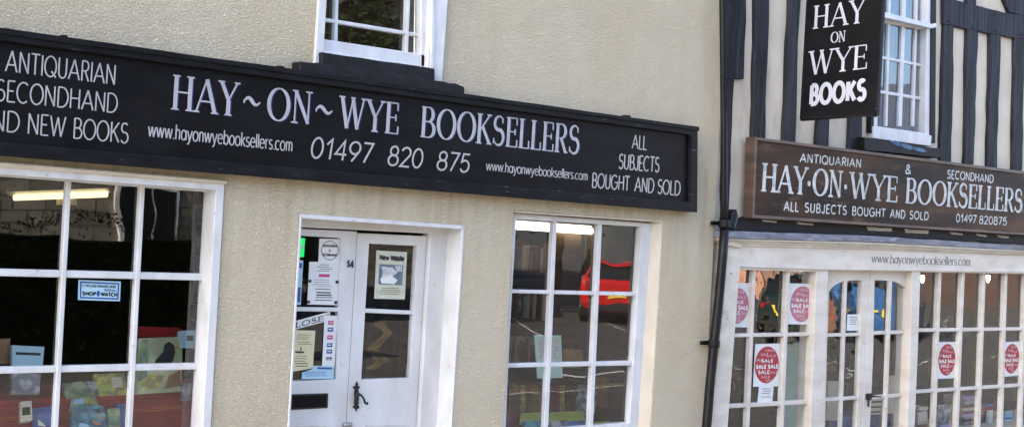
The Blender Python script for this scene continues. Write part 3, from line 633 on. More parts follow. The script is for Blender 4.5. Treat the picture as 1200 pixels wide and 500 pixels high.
ptext('NEW', 32, 75.5, ((8, 155), (150, 168.8)), ((8, 129.6), (150, 144.2)), bY, 'letter', SG, **kw)
ptext('BOOKS', 85.5, 149.5, ((8, 155), (150, 168.8)), ((8, 129.6), (150, 144.2)), bY, 'letter', SG, **kw)
base = ((200, 128.2), (677, 181)); top = ((202, 87.6), (677, 147.6))
for s, a, c in (('HAY', 203, 276), ('~', 285, 303.5), ('ON', 314, 362), ('~', 369.5, 388), ('WYE', 399, 465), ('BOOKSELLERS', 494, 677)):
    k2 = dict(weight=.122 if s != '~' else .12, style='serif', thin=.3, gap=.2 if s == 'BOOKSELLERS' else .22, h=.0025)
    if s != '~': ptext(s, a, c, base, top, bY, 'bluesh', SG, off=(.045, -.02), h=.0008, **{k: v for k, v in k2.items() if k != 'h'}); 
    ptext(s, a, c, base, top, bY-.002 if s != '~' else bY, 'letterblue', SG, **k2)
ptext('www.hayonwyebooksellers.com', 173.5, 342, ((175, 160.6), (342, 178)), ((203, 145.8), (342, 161.6)), bY, 'letter', SG, weight=.08, gap=.12)
base = ((367, 186), (544, 202.8)); top = ((373, 160.6), (547, 180))
for s, a, c in (('01497', 363.5, 434), ('820', 454, 493), ('875', 511.5, 548)):
    ptext(s, a, c, base, top, bY, 'letter', SG, weight=.09, gap=.16, slant=.12)
ptext('www.hayonwyebooksellers.com', 569.5, 688, ((570, 200), (688.6, 211.8)), ((590, 190), (688.6, 200.8)), bY, 'letter', SG, weight=.09, gap=.10)
ptext('ALL', 740.6, 757.2, ((740, 174.3), (757, 176.2)), ((740, 157.4), (757, 159)), bY, 'letter', SG, weight=.085, gap=.12)
ptext('SUBJECTS', 725, 771.8, ((726, 198.3), (772, 202.4)), ((726, 179.8), (772, 184)), bY, 'letter', SG, weight=.085, gap=.12)
base = ((694, 220.2), (797, 229.6)); top = ((694, 202), (797, 212))
for s, a, c in (('BOUGHT', 693.5, 737), ('AND', 743.5, 765.5), ('SOLD', 770.5, 796.5)): ptext(s, a, c, base, top, bY, 'letter', SG, weight=.085, gap=.12)
# ================================================================== DRAINPIPE
DP = thing('drainpipe', 'black cast iron drainpipe at the join of the two shops', 'drainpipe', loc=(7.6, -.07, 0))
pY = -.09
path_px = [(849, 268), (847, 300), (842.5, 350), (837, 400), (832, 450), (828, 500)]
pth = [at(x_, y_, pY) for x_, y_ in path_px]; pth.append(pth[-1]+(pth[-1]-pth[-2])*.55); pth.append(Vector((pth[-1].x-.02, pY, .0)))
b = MB(); b.tube(pth, [.036]*len(pth), 14); b.obj('pipe', 'pipe', DP, smooth=True)
pu = [at(848.5, 272, pY), at(848.5, 230, pY), at(848.3, 150, pY), at(847.4, 60, pY), at(846.6, -10, pY)]; pu.append(Vector((pu[-1].x, pY, 8.0)))
b = MB(); b.tube(pu, .026, 12); b.obj('upper_pipe', 'pipe', DP, smooth=True)
for x_, y_ in ((849, 262), (836.6, 402)):
    p = at(x_, y_, pY); b = MB(); b.tube([p-Vector((0, 0, .03)), p-Vector((0, 0, .02)), p+Vector((0, 0, .02)), p+Vector((0, 0, .03))], [.040, .045, .045, .040], 14); b.box(p.x-.08, p.x+.08, -.05, -.02, p.z-.015, p.z+.015); b.obj('bracket', 'pipe', DP)
p = at(858, 253, -.05); b = MB(); b.tube([p+Vector((.0, 0, .05)), p+Vector((.005, 0, 0)), p+Vector((-.01, 0, -.08)), p+Vector((-.05, -.02, -.13))], [.03, .045, .04, .035], 12); b.obj('branch_inlet', 'pipe', DP, smooth=True)
# ================================================================== RIGHT BUILDING
RB = thing('timber_framed_building', 'half-timbered house with dark studs, cream infill and white shopfront below', 'building', loc=(10.5, 0, 0))
X0r = XR+.03; X1r = 17.0
uwr = [w2(1031, -150), w2(1098, -150), w2(1090, 165), w2(1024, 160)]
wY = .07
q = Q([(1026.5, -150), (1093, -150), (1090, 168), (1022, 160)], wY)
plate('wall', [(X0r, 2.0), (X1r, 2.0), (X1r, 6.3), (X0r, 6.3)], [q], wY, wY+.035, 'infill', RB, .004)
tY = .035
def stud(name, rows, amp=.010, Y=tY):
    l = [(r[1], r[0]) for r in rows]; rr = [(r[2], r[0]) for r in rows]
    poly = Q(l+rr[::-1], Y); poly = wob(poly, amp, .14); bb = MB(); bb.prism(poly, Y, wY+.02); return bb.obj(name, 'timber', RB, .006)
stud('corner_post', [(-200, 851, 879), (0, 849, 874.8), (75, 849, 872.7), (93, 849, 872.2)])
stud('corner_post', [(93.3, 849, 861), (145, 849, 858.5), (200, 848, 857), (266, 847, 855)], Y=tY+.001)
stud('timber_stud', [(-200, 889, 907), (0, 885.2, 902), (75, 884, 900), (145, 882.5, 898), (175, 881.5, 897)])
stud('timber_stud', [(-200, 933, 947), (0, 926, 939), (75, 922, 935), (145, 919.2, 933.6), (185, 917.6, 932)])
stud('timber_stud', [(-200, 972, 986), (0, 966, 979), (140, 959, 972.6), (185, 956.5, 971)])
stud('timber_stud', [(-200, 1010, 1024), (0, 1003, 1016), (140, 996.5, 1011), (190, 993.5, 1010)])
stud('timber_stud', [(-28, 1109.5, 1122), (2, 1108, 1120)], )
stud('timber_stud', [(29, 1107, 1118), (60, 1106, 1117.3), (100, 1104.7, 1117.6), (163, 1102.5, 1115.2), (215, 1101.6, 1114)])
stud('timber_stud', [(34, 1134, 1146.8), (100, 1132.5, 1144.7), (163, 1131.7, 1142.5), (215, 1129.6, 1141)])
stud('timber_stud', [(-200, 1140, 1152), (-80, 1136, 1147), (7, 1133, 1144.2)])
stud('timber_stud', [(40, 1160.3, 1173.2), (100, 1160, 1171.7), (163, 1158, 1169), (220, 1156.6, 1168)])
stud('timber_stud', [(44, 1189.5, 1202), (120, 1188.3, 1199.4), (175, 1187.6, 1198.8), (225, 1186, 1197)])
for dx in (28, 55, 80): stud('timber_stud', [(55, 1189.5+dx, 1200+dx), (230, 1186+dx, 1196+dx)])
def sl2(name, px, Y=tY-.004, amp=.006, mat='timber'): return slab(name, px, Y, wY+.02, mat, RB, .006, amp)
sl2('timber_beam', [(1106.5, -4), (1145, 6.5), (1183, 16), (1215, 22), (1290, 38), (1290, 68), (1230, 53), (1200, 46.5), (1150, 37.5), (1106.5, 28.6)])
sl2('timber_brace', [(1176.7, 0), (1150, -60), (1178, -62), (1213, 22), (1183, 15)], tY-.002)
sl2('timber_beam', [(848, -170), (1300, -170), (1300, -135), (848, -150)], tY-.006)
for x_, y_ in ((1111, 4), (1111, 25), (1140, 32), (1133, 3), (1166, 17), (1166, 36), (1196, 41)):   # pegs
    p = at(x_, y_, tY-.004); b = MB(); b.tube([p+Vector((0, .004, 0)), p+Vector((0, -.008, 0))], .008, 8); b.obj('peg', 'timberdark', RB)
# bottom bressumer behind the sign with a few plaster remnants
sl2('timber_beam', [(848, 262), (884, 250), (1290, 279), (1290, 299), (1200, 286), (1020, 276), (850, 270)], .03, .004, 'timberdark')
for a, c, y1_, y2_ in ((893, 911, 257.6, 260.2), (934, 954, 260.4, 263.2), (1016, 1046, 266, 270.4), (1060, 1089, 268.4, 273), (1113, 1129, 272, 274.6), (1144, 1157, 274, 276.8), (1169, 1183, 275.6, 278.2)):
    slab('plaster_patch', [(a, y1_-.6), (c, y1_+1.4), (c-1, y2_+1), (a+2, y2_-.4)], .022, .035, 'infill', RB, .003, .002, step=.04)
# ---- sash window
SW = plate('window', Q([(1029, -150), (1096.5, -150), (1089.4, 168), (1024, 158)], .03), [Q([(1034, -145), (1089, -145), (1084, 156), (1028.4, 148)], .03)], .03, .15, 'white', RB, .004)
sY = .075
V = [((1034.5, -60), (1028.6, 160)), ((1044.5, -60), (1038, 160)), ((1062, -60), (1053.6, 160)), ((1076.5, -60), (1069.6, 160)), ((1088, -60), (1081.6, 160))]
H = [((1030, -88), (1088, -68)), ((1030, -40), (1088, -22)), ((1030, 16), (1088, 29)), ((1030, 66.5), (1085, 77.8)), ((1030, 107), (1085, 116.5)), ((1027, 149), (1083, 157.5))]
panes(V, H, sY+.02, SW, 'upglass', tilt=.0015)
for (a, c), ww in zip(V[1:4], (3.8, 6, 3.6)): vbar(a[0], -80, ww, c[0]+(c[0]-a[0])*(-12/220), 148, ww, sY, sY+.03, 'white', SW, .7)
for (a, c), ww in zip([H[1]]+H[3:5], (3.6, 3.4, 3.6)): hbar(a[0]-1, a[1], ww, c[0]+1, c[1], ww, sY+.002, sY+.03, 'white', SW)
slab('meeting_rail', [(1030, 12.6), (1096.8, 29.4), (1097.2, 27), (1098, 32), (1092, 33.5), (1030, 19.2)], -.012, sY+.03, 'white', SW, .003)
slab('sash_rail', [(1030, 19), (1086.5, 33), (1086.5, 36), (1030, 26)], sY-.005, sY+.03, 'white', SW, .003)
slab('sash_rail', [(1023, 148), (1085, 157), (1092, 159), (1091, 171.5), (1023, 162)], .01, sY+.03, 'white', SW, .004)
slab('sash_rail', [(1084.5, -80), (1089, -80), (1084, 158), (1080.4, 158)], sY-.01, sY+.03, 'white', SW, .003)
slab('casing', [(1092.8, -150), (1098.5, -150), (1096.3, 168), (1090, 168)], .02, .12, 'timberdark', SW, .004)
slab('casing', [(1024.5, -150), (1029.5, -150), (1024, 156), (1020.6, 156)], .02, .12, 'timberdark', SW, .004)
slab('sill', [(1012.8, 160.5), (1024, 163.5), (1089, 172.8), (1104, 173.5), (1104, 185.4), (1013, 176)], -.045, .07, 'timberdark', SW, .006, .003, step=.05)
slab('peeling_paint', [(1042, 163.8), (1050, 165), (1056, 168), (1063, 168.6), (1070, 171.5), (1082, 174.5), (1087, 177.8), (1079, 178.2), (1070, 175.6), (1062, 174.4), (1055, 171.2), (1050, 171), (1046, 167.6)], -.05, -.044, 'curtain', SW, .001, .004, step=.03)
b = MB(); n = 60; A = at(1024, 60, .2); Bx = at(1098, 60, .2).x+.1
vs = []; 
for i in range(n+1):
    xx = A.x+(Bx-A.x)*i/n; yy = .17+.02*math.sin(i*1.3)+.006*math.sin(i*2.9); vs += [(xx, yy, 2.75), (xx, yy+.01, 4.6)]
mesh_obj('curtain', vs, [(2*i, 2*i+2, 2*i+3, 2*i+1) for i in range(n)], 'curtain', SW, True)
# ---- shopfront
fY = -.03
slab('lead_flashing', [(850, 270.5), (1020, 276.2), (1200, 287.8), (1300, 295), (1300, 301), (1200, 293.2), (1020, 283.6), (850, 279.4)], fY-.09, .06, 'lead', RB, .004, .003, step=.2)
slab('cornice', [(851, 279.2), (1020, 283.4), (1200, 293), (1300, 300), (1300, 303), (1200, 295.6), (1020, 286.4), (851, 281.6)], fY-.075, .06, 'creamwood', RB, .003)
slab('cornice', [(852, 281.4), (1020, 286.2), (1200, 295.4), (1300, 302), (1300, 305), (1200, 298.2), (1020, 289.6), (852, 284.6)], fY-.05, .06, 'creamwood', RB, .006)
slab('cornice', [(853, 284.2), (1020, 289.2), (1200, 297.8), (1300, 304), (1300, 305), (1200, 299.4), (1020, 292), (853, 287.8)], fY-.028, .06, 'creamwood', RB, .004)
fas = slab('fascia', [(866, 286), (1020, 291.6), (1200, 299), (1300, 303), (1300, 321), (1200, 317), (1069, 315), (964, 314), (866.5, 310.8)], fY-.01, .06, 'whitewood', RB, .003)
slab('fascia_bead', [(866.5, 309.6), (964, 312.6), (1069, 314), (1200, 315.8), (1300, 319), (1300, 322.5), (1200, 319.2), (1069, 317.4), (964, 316), (866.5, 312.6)], fY-.02, .06, 'whitewood', RB, .003)
ptext('www.hayonwyebooksellers.com', 1021.5, 1136.5, ((1021, 307.6), (1136.5, 311.3)), ((1045, 298.2), (1136, 301.4)), fY-.0105, 'lettergrey', fas, weight=.13, style='serif', thin=.45, gap=.12, serif=.8)
slab('pilaster', [(853.5, 283), (867.2, 286.5), (867.4, 312), (861.5, 390), (855, 476), (838.6, 700), (820, 700), (834.4, 500), (844.2, 400)], fY-.02, .12, 'creamwood', RB, .005)
slab('capital', [(851.5, 281.5), (869, 285.6), (869, 290.5), (852, 287)], fY-.045, .0, 'creamwood', RB, .004)
gY = .03
def post(px, Y0=fY, mat='whitewood'): return slab('mullion_post', px, Y0, .12, mat, RB, .005)
post([(957, 312), (971.6, 313), (970.6, 330), (968.2, 405), (966, 488), (960, 700), (943.6, 700), (950.4, 490), (953.4, 405), (956.4, 330)])
post([(1069.5, 314), (1079.4, 314), (1079, 320), (1075.8, 412), (1072.4, 492), (1064, 700), (1055, 700), (1063.6, 492), (1066.6, 412), (1069, 320)])
# window A
WA = slab('window', [(858, 312), (957, 314.5), (957, 318.5), (858, 315.5)], fY, gY+.03, 'whitewood', RB, .003)
VA = [((866.5, 315), (855, 480)), ((883.4, 316), (876, 490)), ((923.2, 316), (915.8, 490)), ((957.5, 316), (948, 490))]
HA = [((868, 312.5), (957, 315)), ((861, 392.8), (957, 391.2)), ((854, 475.8), (953, 470.2)), ((849, 562), (948, 552)), ((842, 650), (944, 640))]
panes(VA, HA, gY+.012, WA, 'oldglass', tilt=.0022)
for (a, c), ww in zip(VA[1:3], (6.0, 6.5)):
    k = (c[0]-a[0])/(c[1]-a[1]); vbar(a[0], a[1]-3, ww, a[0]+k*330, 646, ww+.4, gY-.025, gY+.02, 'whitewood', WA, .6)
for (a, c), ww in zip(HA[1:], (4.2, 4.8, 5, 5)): hbar(a[0]-3, a[1], ww, c[0]+1, c[1], ww, gY-.02, gY+.02, 'whitewood', WA)
# window B
WB = slab('window', [(1078, 315), (1300, 319.5), (1300, 323), (1078, 318.5)], fY, gY+.03, 'whitewood', RB, .003)
VB = [((1079.5, 318), (1072, 490)), ((1100.5, 330), (1094.6, 490)), ((1127.6, 330), (1121.2, 490)), ((1152.3, 330), (1146.7, 490)), ((1178, 330), (1173.2, 490)), ((1201.5, 330), (1196.3, 490)), ((1224, 330), (1219, 490)), ((1246, 330), (1241, 490)), ((1267, 330), (1262, 490))]
HB = [((1079, 317), (1200, 318.6)), ((1078, 386.6), (1197, 385)), ((1073.6, 458.6), (1197, 450.8)), ((1068, 532), (1197, 517)), ((1063, 607), (1192, 583))]
panes(VB, HB, gY+.012, WB, 'oldglass', tilt=.0022)
for (a, c), ww in zip(VB[1:], (5.7, 5.8, 5.6, 5.3, 5, 5, 5, 9)):
    k = (c[0]-a[0])/(c[1]-a[1]); vbar(a[0]-k*14, a[1]-14, ww, a[0]+k*260, a[1]+260, ww, gY-.025, gY+.02, 'whitewood', WB, .6)
for (a, c), ww in zip(HB[1:], (4, 3.9, 4, 4)):
    k = (c[1]-a[1])/(c[0]-a[0]); hbar(a[0]-2, a[1]-2*k, ww, 1268, a[1]+k*(1268-a[0]), ww*.92, gY-.02, gY+.02, 'whitewood', WB)
# stall risers, end post, floor to windows
xa0 = at(842, 600, fY).x; xa1 = at(955, 600, fY).x; xb0 = at(1060, 600, fY).x
zA = at(850, 648, fY).z; 
b = MB(); b.box(at(840, 560, fY).x, at(950, 560, fY).x, fY+.01, .12, .0, zA); b.obj('stall_riser', 'whitewood', RB, .005)
b = MB(); b.box(at(1062, 560, fY).x, X1r, fY+.01, .12, .0, max(.1, at(1063, 606, fY).z)); b.obj('stall_riser', 'whitewood', RB, .005)
b = MB(); b.box(at(1264, 400, fY).x, X1r, fY, .12, .0, 1.95); b.obj('end_pier', 'infill', RB, .005)
# doors of the right shop
dY = .035
meetx = 1013
def zAt(px, py): return at(px, py, dY).z
mX = at(1016, 390, dY).x
lX0 = at(969.8, 390, dY).x-.03; rX1 = at(1066, 412, dY).x+.02
ztp = zAt(1016, 314)
def archpoly(px): return Q(px, dY)
hl = archpoly([(971.8, 342), (975, 337), (981, 332.4), (988, 329.6), (996, 328.4), (1010.6, 328.2), (1008, 392), (1006, 464), (1003.4, 505), (999, 575), (962, 585), (967, 505), (969.4, 408)])
hr = archpoly([(1024.8, 328.2), (1043, 328.6), (1052, 331), (1060, 336.4), (1062.6, 341), (1060.6, 400), (1058.4, 462), (1056, 500), (1051, 570), (1014.5, 573), (1019.8, 490), (1023.2, 412)])
D1 = plate('door', [(lX0, .05), (mX-.0015, .05), (mX-.0015, ztp), (lX0, ztp)], [hl], dY, dY+.05, 'whitewood', RB, .004); D1['label'] = 'left leaf of arched double door'
D2 = plate('door', [(mX+.0015, .05), (rX1, .05), (rX1, ztp), (mX+.0015, ztp)], [hr], dY-.003, dY+.05, 'whitewood', RB, .004); D2['label'] = 'right leaf of arched double door with black handle'
Vl = [((972.5, 325), (966, 500)), ((991, 325), (985, 500)), ((1012, 325), (1003, 500))]
Hl = [((970, 326), (1012, 326)), ((969, 392.4), (1009, 391.4)), ((967, 468), (1007, 465.4)), ((963, 590), (1000, 580))]
panes(Vl, Hl, dY+.022, D1, 'oldglass', tilt=.0022)
Vr = [((1025.5, 325), (1018.5, 500)), ((1043.6, 325), (1037.4, 500)), ((1063.6, 325), (1055.6, 500))]
Hr = [((1024, 326), (1064, 326)), ((1024, 390), (1063, 388.4)), ((1023, 465.4), (1060, 462)), ((1015, 580), (1052, 574))]
panes(Vr, Hr, dY+.022, D2, 'oldglass', tilt=.0022)
vbar(991, 325, 4.7, 982, 584, 4.7, dY+.001, dY+.03, 'whitewood', D1, .7); vbar(1043.6, 325, 4.9, 1034.4, 578, 4.9, dY-.001, dY+.03, 'whitewood', D2, .7)
for (a, c), in zip(Hl[1:3]): hbar(a[0]-1, a[1], 4.2, c[0]+1, c[1], 4, dY+.004, dY+.03, 'whitewood', D1)
for (a, c), in zip(Hr[1:3]): hbar(a[0]-1, a[1], 4.4, c[0], c[1], 4, dY+.002, dY+.03, 'whitewood', D2)
HD = slab('handle', [(1016.2, 460.8), (1021.6, 460.4), (1022.2, 467.4), (1018.8, 469), (1016, 467.6)], dY-.02, dY-.003, 'iron', D2, .003)
b = MB(); b.tube([at(1018.6, 463.5, dY-.01), at(1018.8, 463.6, dY-.05), at(1024, 463.9, dY-.055), at(1033, 464.3, dY-.055)], [.012, .012, .009, .007], 8); b.tube([at(1018, 467, dY-.02), at(1017.5, 476, dY-.02)], [.011, .008], 8); b.obj('lever', 'iron', HD, smooth=True)
# shell of the right building
b = MB(); b.box(X1r-.1, X1r+.15, .31, 6, 0, 6.3); b.box(X0r, X1r, 5.7, 6, 0, 6.3); b.obj('side_wall', 'infill', RB)
b = MB(); b.hexa([(X0r-.05, -.3, 6.2), (X1r+.3, -.3, 6.2), (X1r+.3, 3, 7.9), (X0r-.05, 3, 7.9)], [(X0r-.05, -.3, 6.33), (X1r+.3, -.3, 6.33), (X1r+.3, 3, 8.03), (X0r-.05, 3, 8.03)])
b.hexa([(X0r-.05, 6.3, 6.2), (X1r+.3, 6.3, 6.2), (X1r+.3, 3.01, 7.9), (X0r-.05, 3.01, 7.9)], [(X0r-.05, 6.3, 6.33), (X1r+.3, 6.3, 6.33), (X1r+.3, 3.01, 8.03), (X0r-.05, 3.01, 8.03)]); b.obj('roof', 'slate', RB)
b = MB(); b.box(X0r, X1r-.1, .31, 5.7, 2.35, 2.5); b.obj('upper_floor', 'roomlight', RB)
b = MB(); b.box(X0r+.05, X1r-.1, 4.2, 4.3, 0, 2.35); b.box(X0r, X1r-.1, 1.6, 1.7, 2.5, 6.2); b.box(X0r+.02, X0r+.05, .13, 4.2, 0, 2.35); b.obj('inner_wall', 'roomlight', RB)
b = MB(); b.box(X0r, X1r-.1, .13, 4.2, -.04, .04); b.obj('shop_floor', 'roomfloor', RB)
# ================================================================== BROWN SIGN
BS = thing('shop_sign', 'weathered brown wooden sign board above the white shopfront', 'sign', loc=(10.2, -.03, 2.25))
s2 = -.06
top2 = ((884.5, 160.5), (1200, 200.6)); bot2 = ((882, 255.4), (1200, 275.2)); XE = 1219
outer = Q([(884.6, 160.5), (XE, ln(top2, XE)), (XE-1.5, ln(bot2, XE)), (881.6, 255.4)], s2)
inner = Q([(887.6, 164.4), (XE-3, ln(top2, XE)+3.2), (XE-4, ln(bot2, XE)-2.6), (884.4, 251.6)], s2)
plate('frame', outer, [inner], s2, .03, 'woodframe', BS, .003)
plate('board', inner, [], s2+.018, .029, 'woodsign', BS, 0)
y2 = s2+.0175
kw = dict(weight=.15, gap=.2)
ptext('ANTIQUARIAN', 937.5, 1008.5, ((938, 190.4), (1008, 197)), ((938, 179.2), (1008, 186)), y2, 'letterold', BS, **kw)
ptext('&', 1061, 1067.2, ((1060, 204), (1068, 204.8)), ((1060, 192), (1068, 192.8)), y2, 'letterold', BS, weight=.14, gap=.2)
ptext('SECONDHAND', 1110, 1163.6, ((1110, 209.4), (1164, 215)), ((1110, 198.6), (1164, 204.8)), y2, 'letterold', BS, **kw)
base = ((895, 224.4), (1197, 249.2)); top = ((895, 191), (1197, 221.9))
for s, a, c, gp in (('HAY', 893.5, 943.5, .22), ('·', 945, 949, 0), ('ON', 953, 984.5, .22), ('·', 988, 992, 0), ('WYE', 996.5, 1050, .2), ('BOOKSELLERS', 1062, 1196.5, .2)):
    ptext(s, a, c, base, top, y2, 'letterold', BS, weight=.17, style='serif', thin=.32, gap=gp, h=.003)
base = ((919, 247.4), (1087, 258.2)); top = ((919, 235.2), (1087, 248))
for s, a, c in (('ALL', 918.5, 935), ('SUBJECTS', 943, 991.5), ('BOUGHT', 998.5, 1037), ('AND', 1043, 1060), ('SOLD', 1066, 1087.5)): ptext(s, a, c, base, top, y2, 'letterold', BS, weight=.14, gap=.24)
base = ((1120, 260.4), (1179, 264.4)); top = ((1120, 250), (1179, 254.4))
ptext('01497', 1120.5, 1143.5, base, top, y2, 'letterold', BS, weight=.14, gap=.2); ptext('820875', 1147.5, 1179, base, top, y2, 'letterold', BS, weight=.14, gap=.2)
# ================================================================== HANGING SIGN
pA = at(937.5, 141.8, -.13); HX = pA.x
HS = thing('hanging_sign', 'black projecting sign hung at right angles to the timbered wall', 'sign', loc=(HX, -.1, 3.05))
pB = atX(1027.6, 135.2, HX); ztopH = atX(985, -75, HX).z
b = MB(); yA, yB = pA.y, pB.y; zlo = (pA.z+pB.z)/2
b.hexa([(HX, yA, pA.z), (HX, yB, pB.z), (HX, yB, ztopH), (HX, yA, ztopH)], [(HX+.035, yA, pA.z), (HX+.035, yB, pB.z), (HX+.035, yB, ztopH), (HX+.035, yA, ztopH)])
b.obj('board', 'signblack', HS, .003)
b = MB()
for (ya, yb, za, zb2) in ((yA, yB, zlo+.004, zlo+.02), (yA, yA-.018, zlo, ztopH), (yB+.018, yB, zlo, ztopH)):
    b.hexa([(HX-.006, ya, za), (HX-.006, yb, za), (HX-.006, yb, zb2), (HX-.006, ya, zb2)], [(HX-.0, ya, za), (HX-.0, yb, za), (HX-.0, yb, zb2), (HX-.0, ya, zb2)])
b.obj('edging', 'signframe', HS)
b = MB(); b.tube([(HX+.017, .04, ztopH+.06), (HX+.017, yB-.08, ztopH+.06)], .016, 8)
for yy in (yA-.1, yB+.1): b.tube([(HX+.017, yy, ztopH-.02), (HX+.017, yy, ztopH+.06)], .008, 6)
b.tube([(HX+.017, .04, ztopH+.6), (HX+.017, yB-.02, ztopH+.06)], .01, 6); b.obj('bracket', 'iron', HS)
def htext(s, x0, x1, b0, b1, t0, t1, **kw):
    B0, B1 = atX(x0, b0, HX), atX(x1, b1, HX); T0, T1 = atX(x0+.03*(b0-t0), t0, HX), atX(x1+.03*(b1-t1), t1, HX)
    T0.y = B0.y; T1.y = B1.y
    text(s, B0, B1, T0, T1, (-1, 0, 0), 'bold', HS, **kw)
htext('HAY', 954.5, 1011.5, 34.2, 27, 7.2, -1.2, weight=.145, style='serif', thin=.3, gap=.24)
htext('ON', 974, 989.8, 50.8, 48.9, 38, 36, weight=.15, style='serif', thin=.35, gap=.2)
htext('WYE', 949.5, 1014.5, 88.8, 80.6, 60.2, 52.2, weight=.145, style='serif', thin=.3, gap=.2)
htext('BOOKS', 949.5, 1013, 124.8, 119, 98, 91.5, weight=.19, gap=.26)
# ================================================================== PAPERS ON THE GLASS
def sheet(name, label, cat, px, Y, mat, group=None, th=.0015):
    o = slab(name, px, Y, Y+th, mat, None, 0); 
    # put the origin at the sheet
    c = sum((v.co for v in o.data.vertices), Vector())/len(o.data.vertices)
    for v in o.data.vertices: v.co -= c
    o.location = c
    return tag(o, label, cat, group)
def disc(name, px, py, rx_, ry_, Y, mat, parent, th=.0008, n=28, seg=None):
    pts = [(px+rx_*math.cos(i*2*math.pi/n)-.05*ry_*math.sin(i*2*math.pi/n)*-1, py-ry_*math.sin(i*2*math.pi/n)) for i in range(n)]
    return slab(name, pts, Y, Y+th, mat, parent, 0)
def deco(px, Y, mat, parent, name='printing', th=.0008): return slab(name, px, Y, Y+th, mat, parent, 0)
def rect(x0, y0, x1, y1, sk=0.0, lean=.057):
    h_ = y1-y0; return [(x0, y0), (x1, y0+sk*(x1-x0)), (x1-lean*h_, y1+sk*(x1-x0)), (x0-lean*h_, y1)]
pYd = DLY+.019-.0035
def lines_(x0, x1, ys, sk, Y, mat, parent, th_=1.0, jit=.25):
    for y in ys:
        a = x0+random.uniform(0, jit)*(x1-x0); c = x1-random.uniform(0, jit)*(x1-x0)
        deco([(a, y), (c, y+sk*(c-a)), (c, y+sk*(c-a)+th_), (a, y+th_)], Y, mat, parent)
# shop watch sticker
o = sheet('sticker', 'pale blue rectangular crime-watch sticker in the left window', 'sticker', [(92, 327.6), (141.6, 329.6), (140.6, 352.6), (91.4, 351)], LWY+.008, 'bluepaper')
plate('border', Q([(94, 329.4), (139.8, 331.4), (138.8, 350.8), (93.6, 349.2)], LWY+.0072), [Q([(95.6, 331.2), (138.2, 333), (137.4, 349), (95.2, 347.4)], LWY+.0072)], LWY+.0072, LWY+.0079, 'blueink', o)
ptext('CYFLLUN GWARCHOD', 97, 135.5, ((96, 335.7), (136, 337.4)), ((96, 332.6), (136, 334.3)), LWY+.0074, 'ink', o, weight=.2, gap=.15, h=.0004)
ptext('SIOPAU', 122, 136, ((120, 340.8), (136, 341.6)), ((120, 338), (136, 338.8)), LWY+.0074, 'blueink', o, weight=.2, gap=.15, h=.0004)
ptext('SHOP', 96.6, 112, ((96, 346), (136, 347.6)), ((96, 340.8), (136, 342.4)), LWY+.0074, 'ink', o, weight=.26, gap=.25, h=.0004)
ptext('WATCH', 118.4, 136.6, ((96, 346), (136, 347.6)), ((96, 340.8), (136, 342.4)), LWY+.0074, 'ink', o, weight=.26, gap=.22, h=.0004)
disc('emblem', 115.2, 343.6, 2, 3.4, LWY+.0072, 'blueink', o)
# door papers (left leaf)
o = sheet('lit_sign', 'small green sign at the top left of the door glass', 'sign', [(345, 278.5), (357.6, 279), (356.2, 301), (343, 300.6)], pYd+.03, 'green')
ptext('OPEN', 345, 355.5, ((344, 291.5), (357, 292)), ((344, 286), (357, 286.5)), pYd+.0295, 'paper', o, weight=.2, h=.0004)
o = sheet('notice', 'white sheet with round grey stamp at top of left door', 'notice', [(374.4, 279.4), (399.6, 280), (398, 307.4), (373, 307)], pYd, 'paper')
cx, cy = 386.6, 293.2
for k in range(24):
    a0, a1 = k*15, k*15+12
    P = [(cx+rr*.9*math.cos(rad(t))*(1), cy-rr*1.0*math.sin(rad(t))) for rr, t in ((11.4, a0), (11.4, a1), (10.5, a1), (10.5, a0))]
    deco(P, pYd-.0008, 'ink', o)
ptext('ANTIQUARIAN', 378, 394.5, ((378, 289.2), (395, 289.8)), ((378, 286), (395, 286.6)), pYd-.0005, 'ink', o, weight=.2, h=.0004)
ptext('&', 385, 388, ((378, 294.6), (395, 295.2)), ((378, 291.6), (395, 292.2)), pYd-.0005, 'red', o, weight=.2, h=.0004)
ptext('SECONDHAND', 378, 394.5, ((378, 299.8), (395, 300.4)), ((378, 296.6), (395, 297.2)), pYd-.0005, 'ink', o, weight=.2, h=.0004)
o = sheet('notice', 'white typed notice held by four dark clips on left door', 'notice', [(362.6, 306.4), (398, 307.4), (395.6, 357.2), (360, 356.4)], pYd-.002, 'paper')
lines_(370, 390, (309.6, 312, 314.4, 316.8), .02, pYd-.003, 'ink', o, .6); lines_(366, 391, (327.4, 330, 332.6, 335), .02, pYd-.003, 'lettergrey', o, .5)
ptext('£7.00'.replace('£', 'L').replace('.', '.'), 374, 386.5, ((370, 324.9), (390, 325.3)), ((370, 320.4), (390, 320.8)), pYd-.0032, 'magenta', o, weight=.24, h=.0004) if False else deco([(374, 320.8), (386.4, 321.2), (386.2, 324.6), (373.8, 324.2)], pYd-.003, 'magenta', o)
lines_(368, 390, (338, 347.6, 350.8), .02, pYd-.003, 'ink', o, .8)
lines_(369, 389, (341.6, 344.6), .02, pYd-.003, 'ink', o, 1.5, .1)
for x_, y_ in ((363.4, 329), (395, 330), (361.6, 353.4), (393.6, 354)): deco(rect(x_-1.5, y_-1.6, x_+1.7, y_+1.8), pYd-.0045, 'ink', o, 'clip', .002)
o = sheet('leaflet', 'narrow blue and white strip leaflet at left edge of door glass', 'leaflet', [(345, 304.5), (355.4, 305), (352.4, 357), (341, 356)], pYd, 'bluepaper')
deco([(346.6, 336), (352.6, 336.4), (351.6, 354), (345.6, 353.6)], pYd-.001, 'blueink', o); deco([(348, 308), (354, 308.2), (353.6, 314), (347.6, 313.6)], pYd-.001, 'blueink', o)
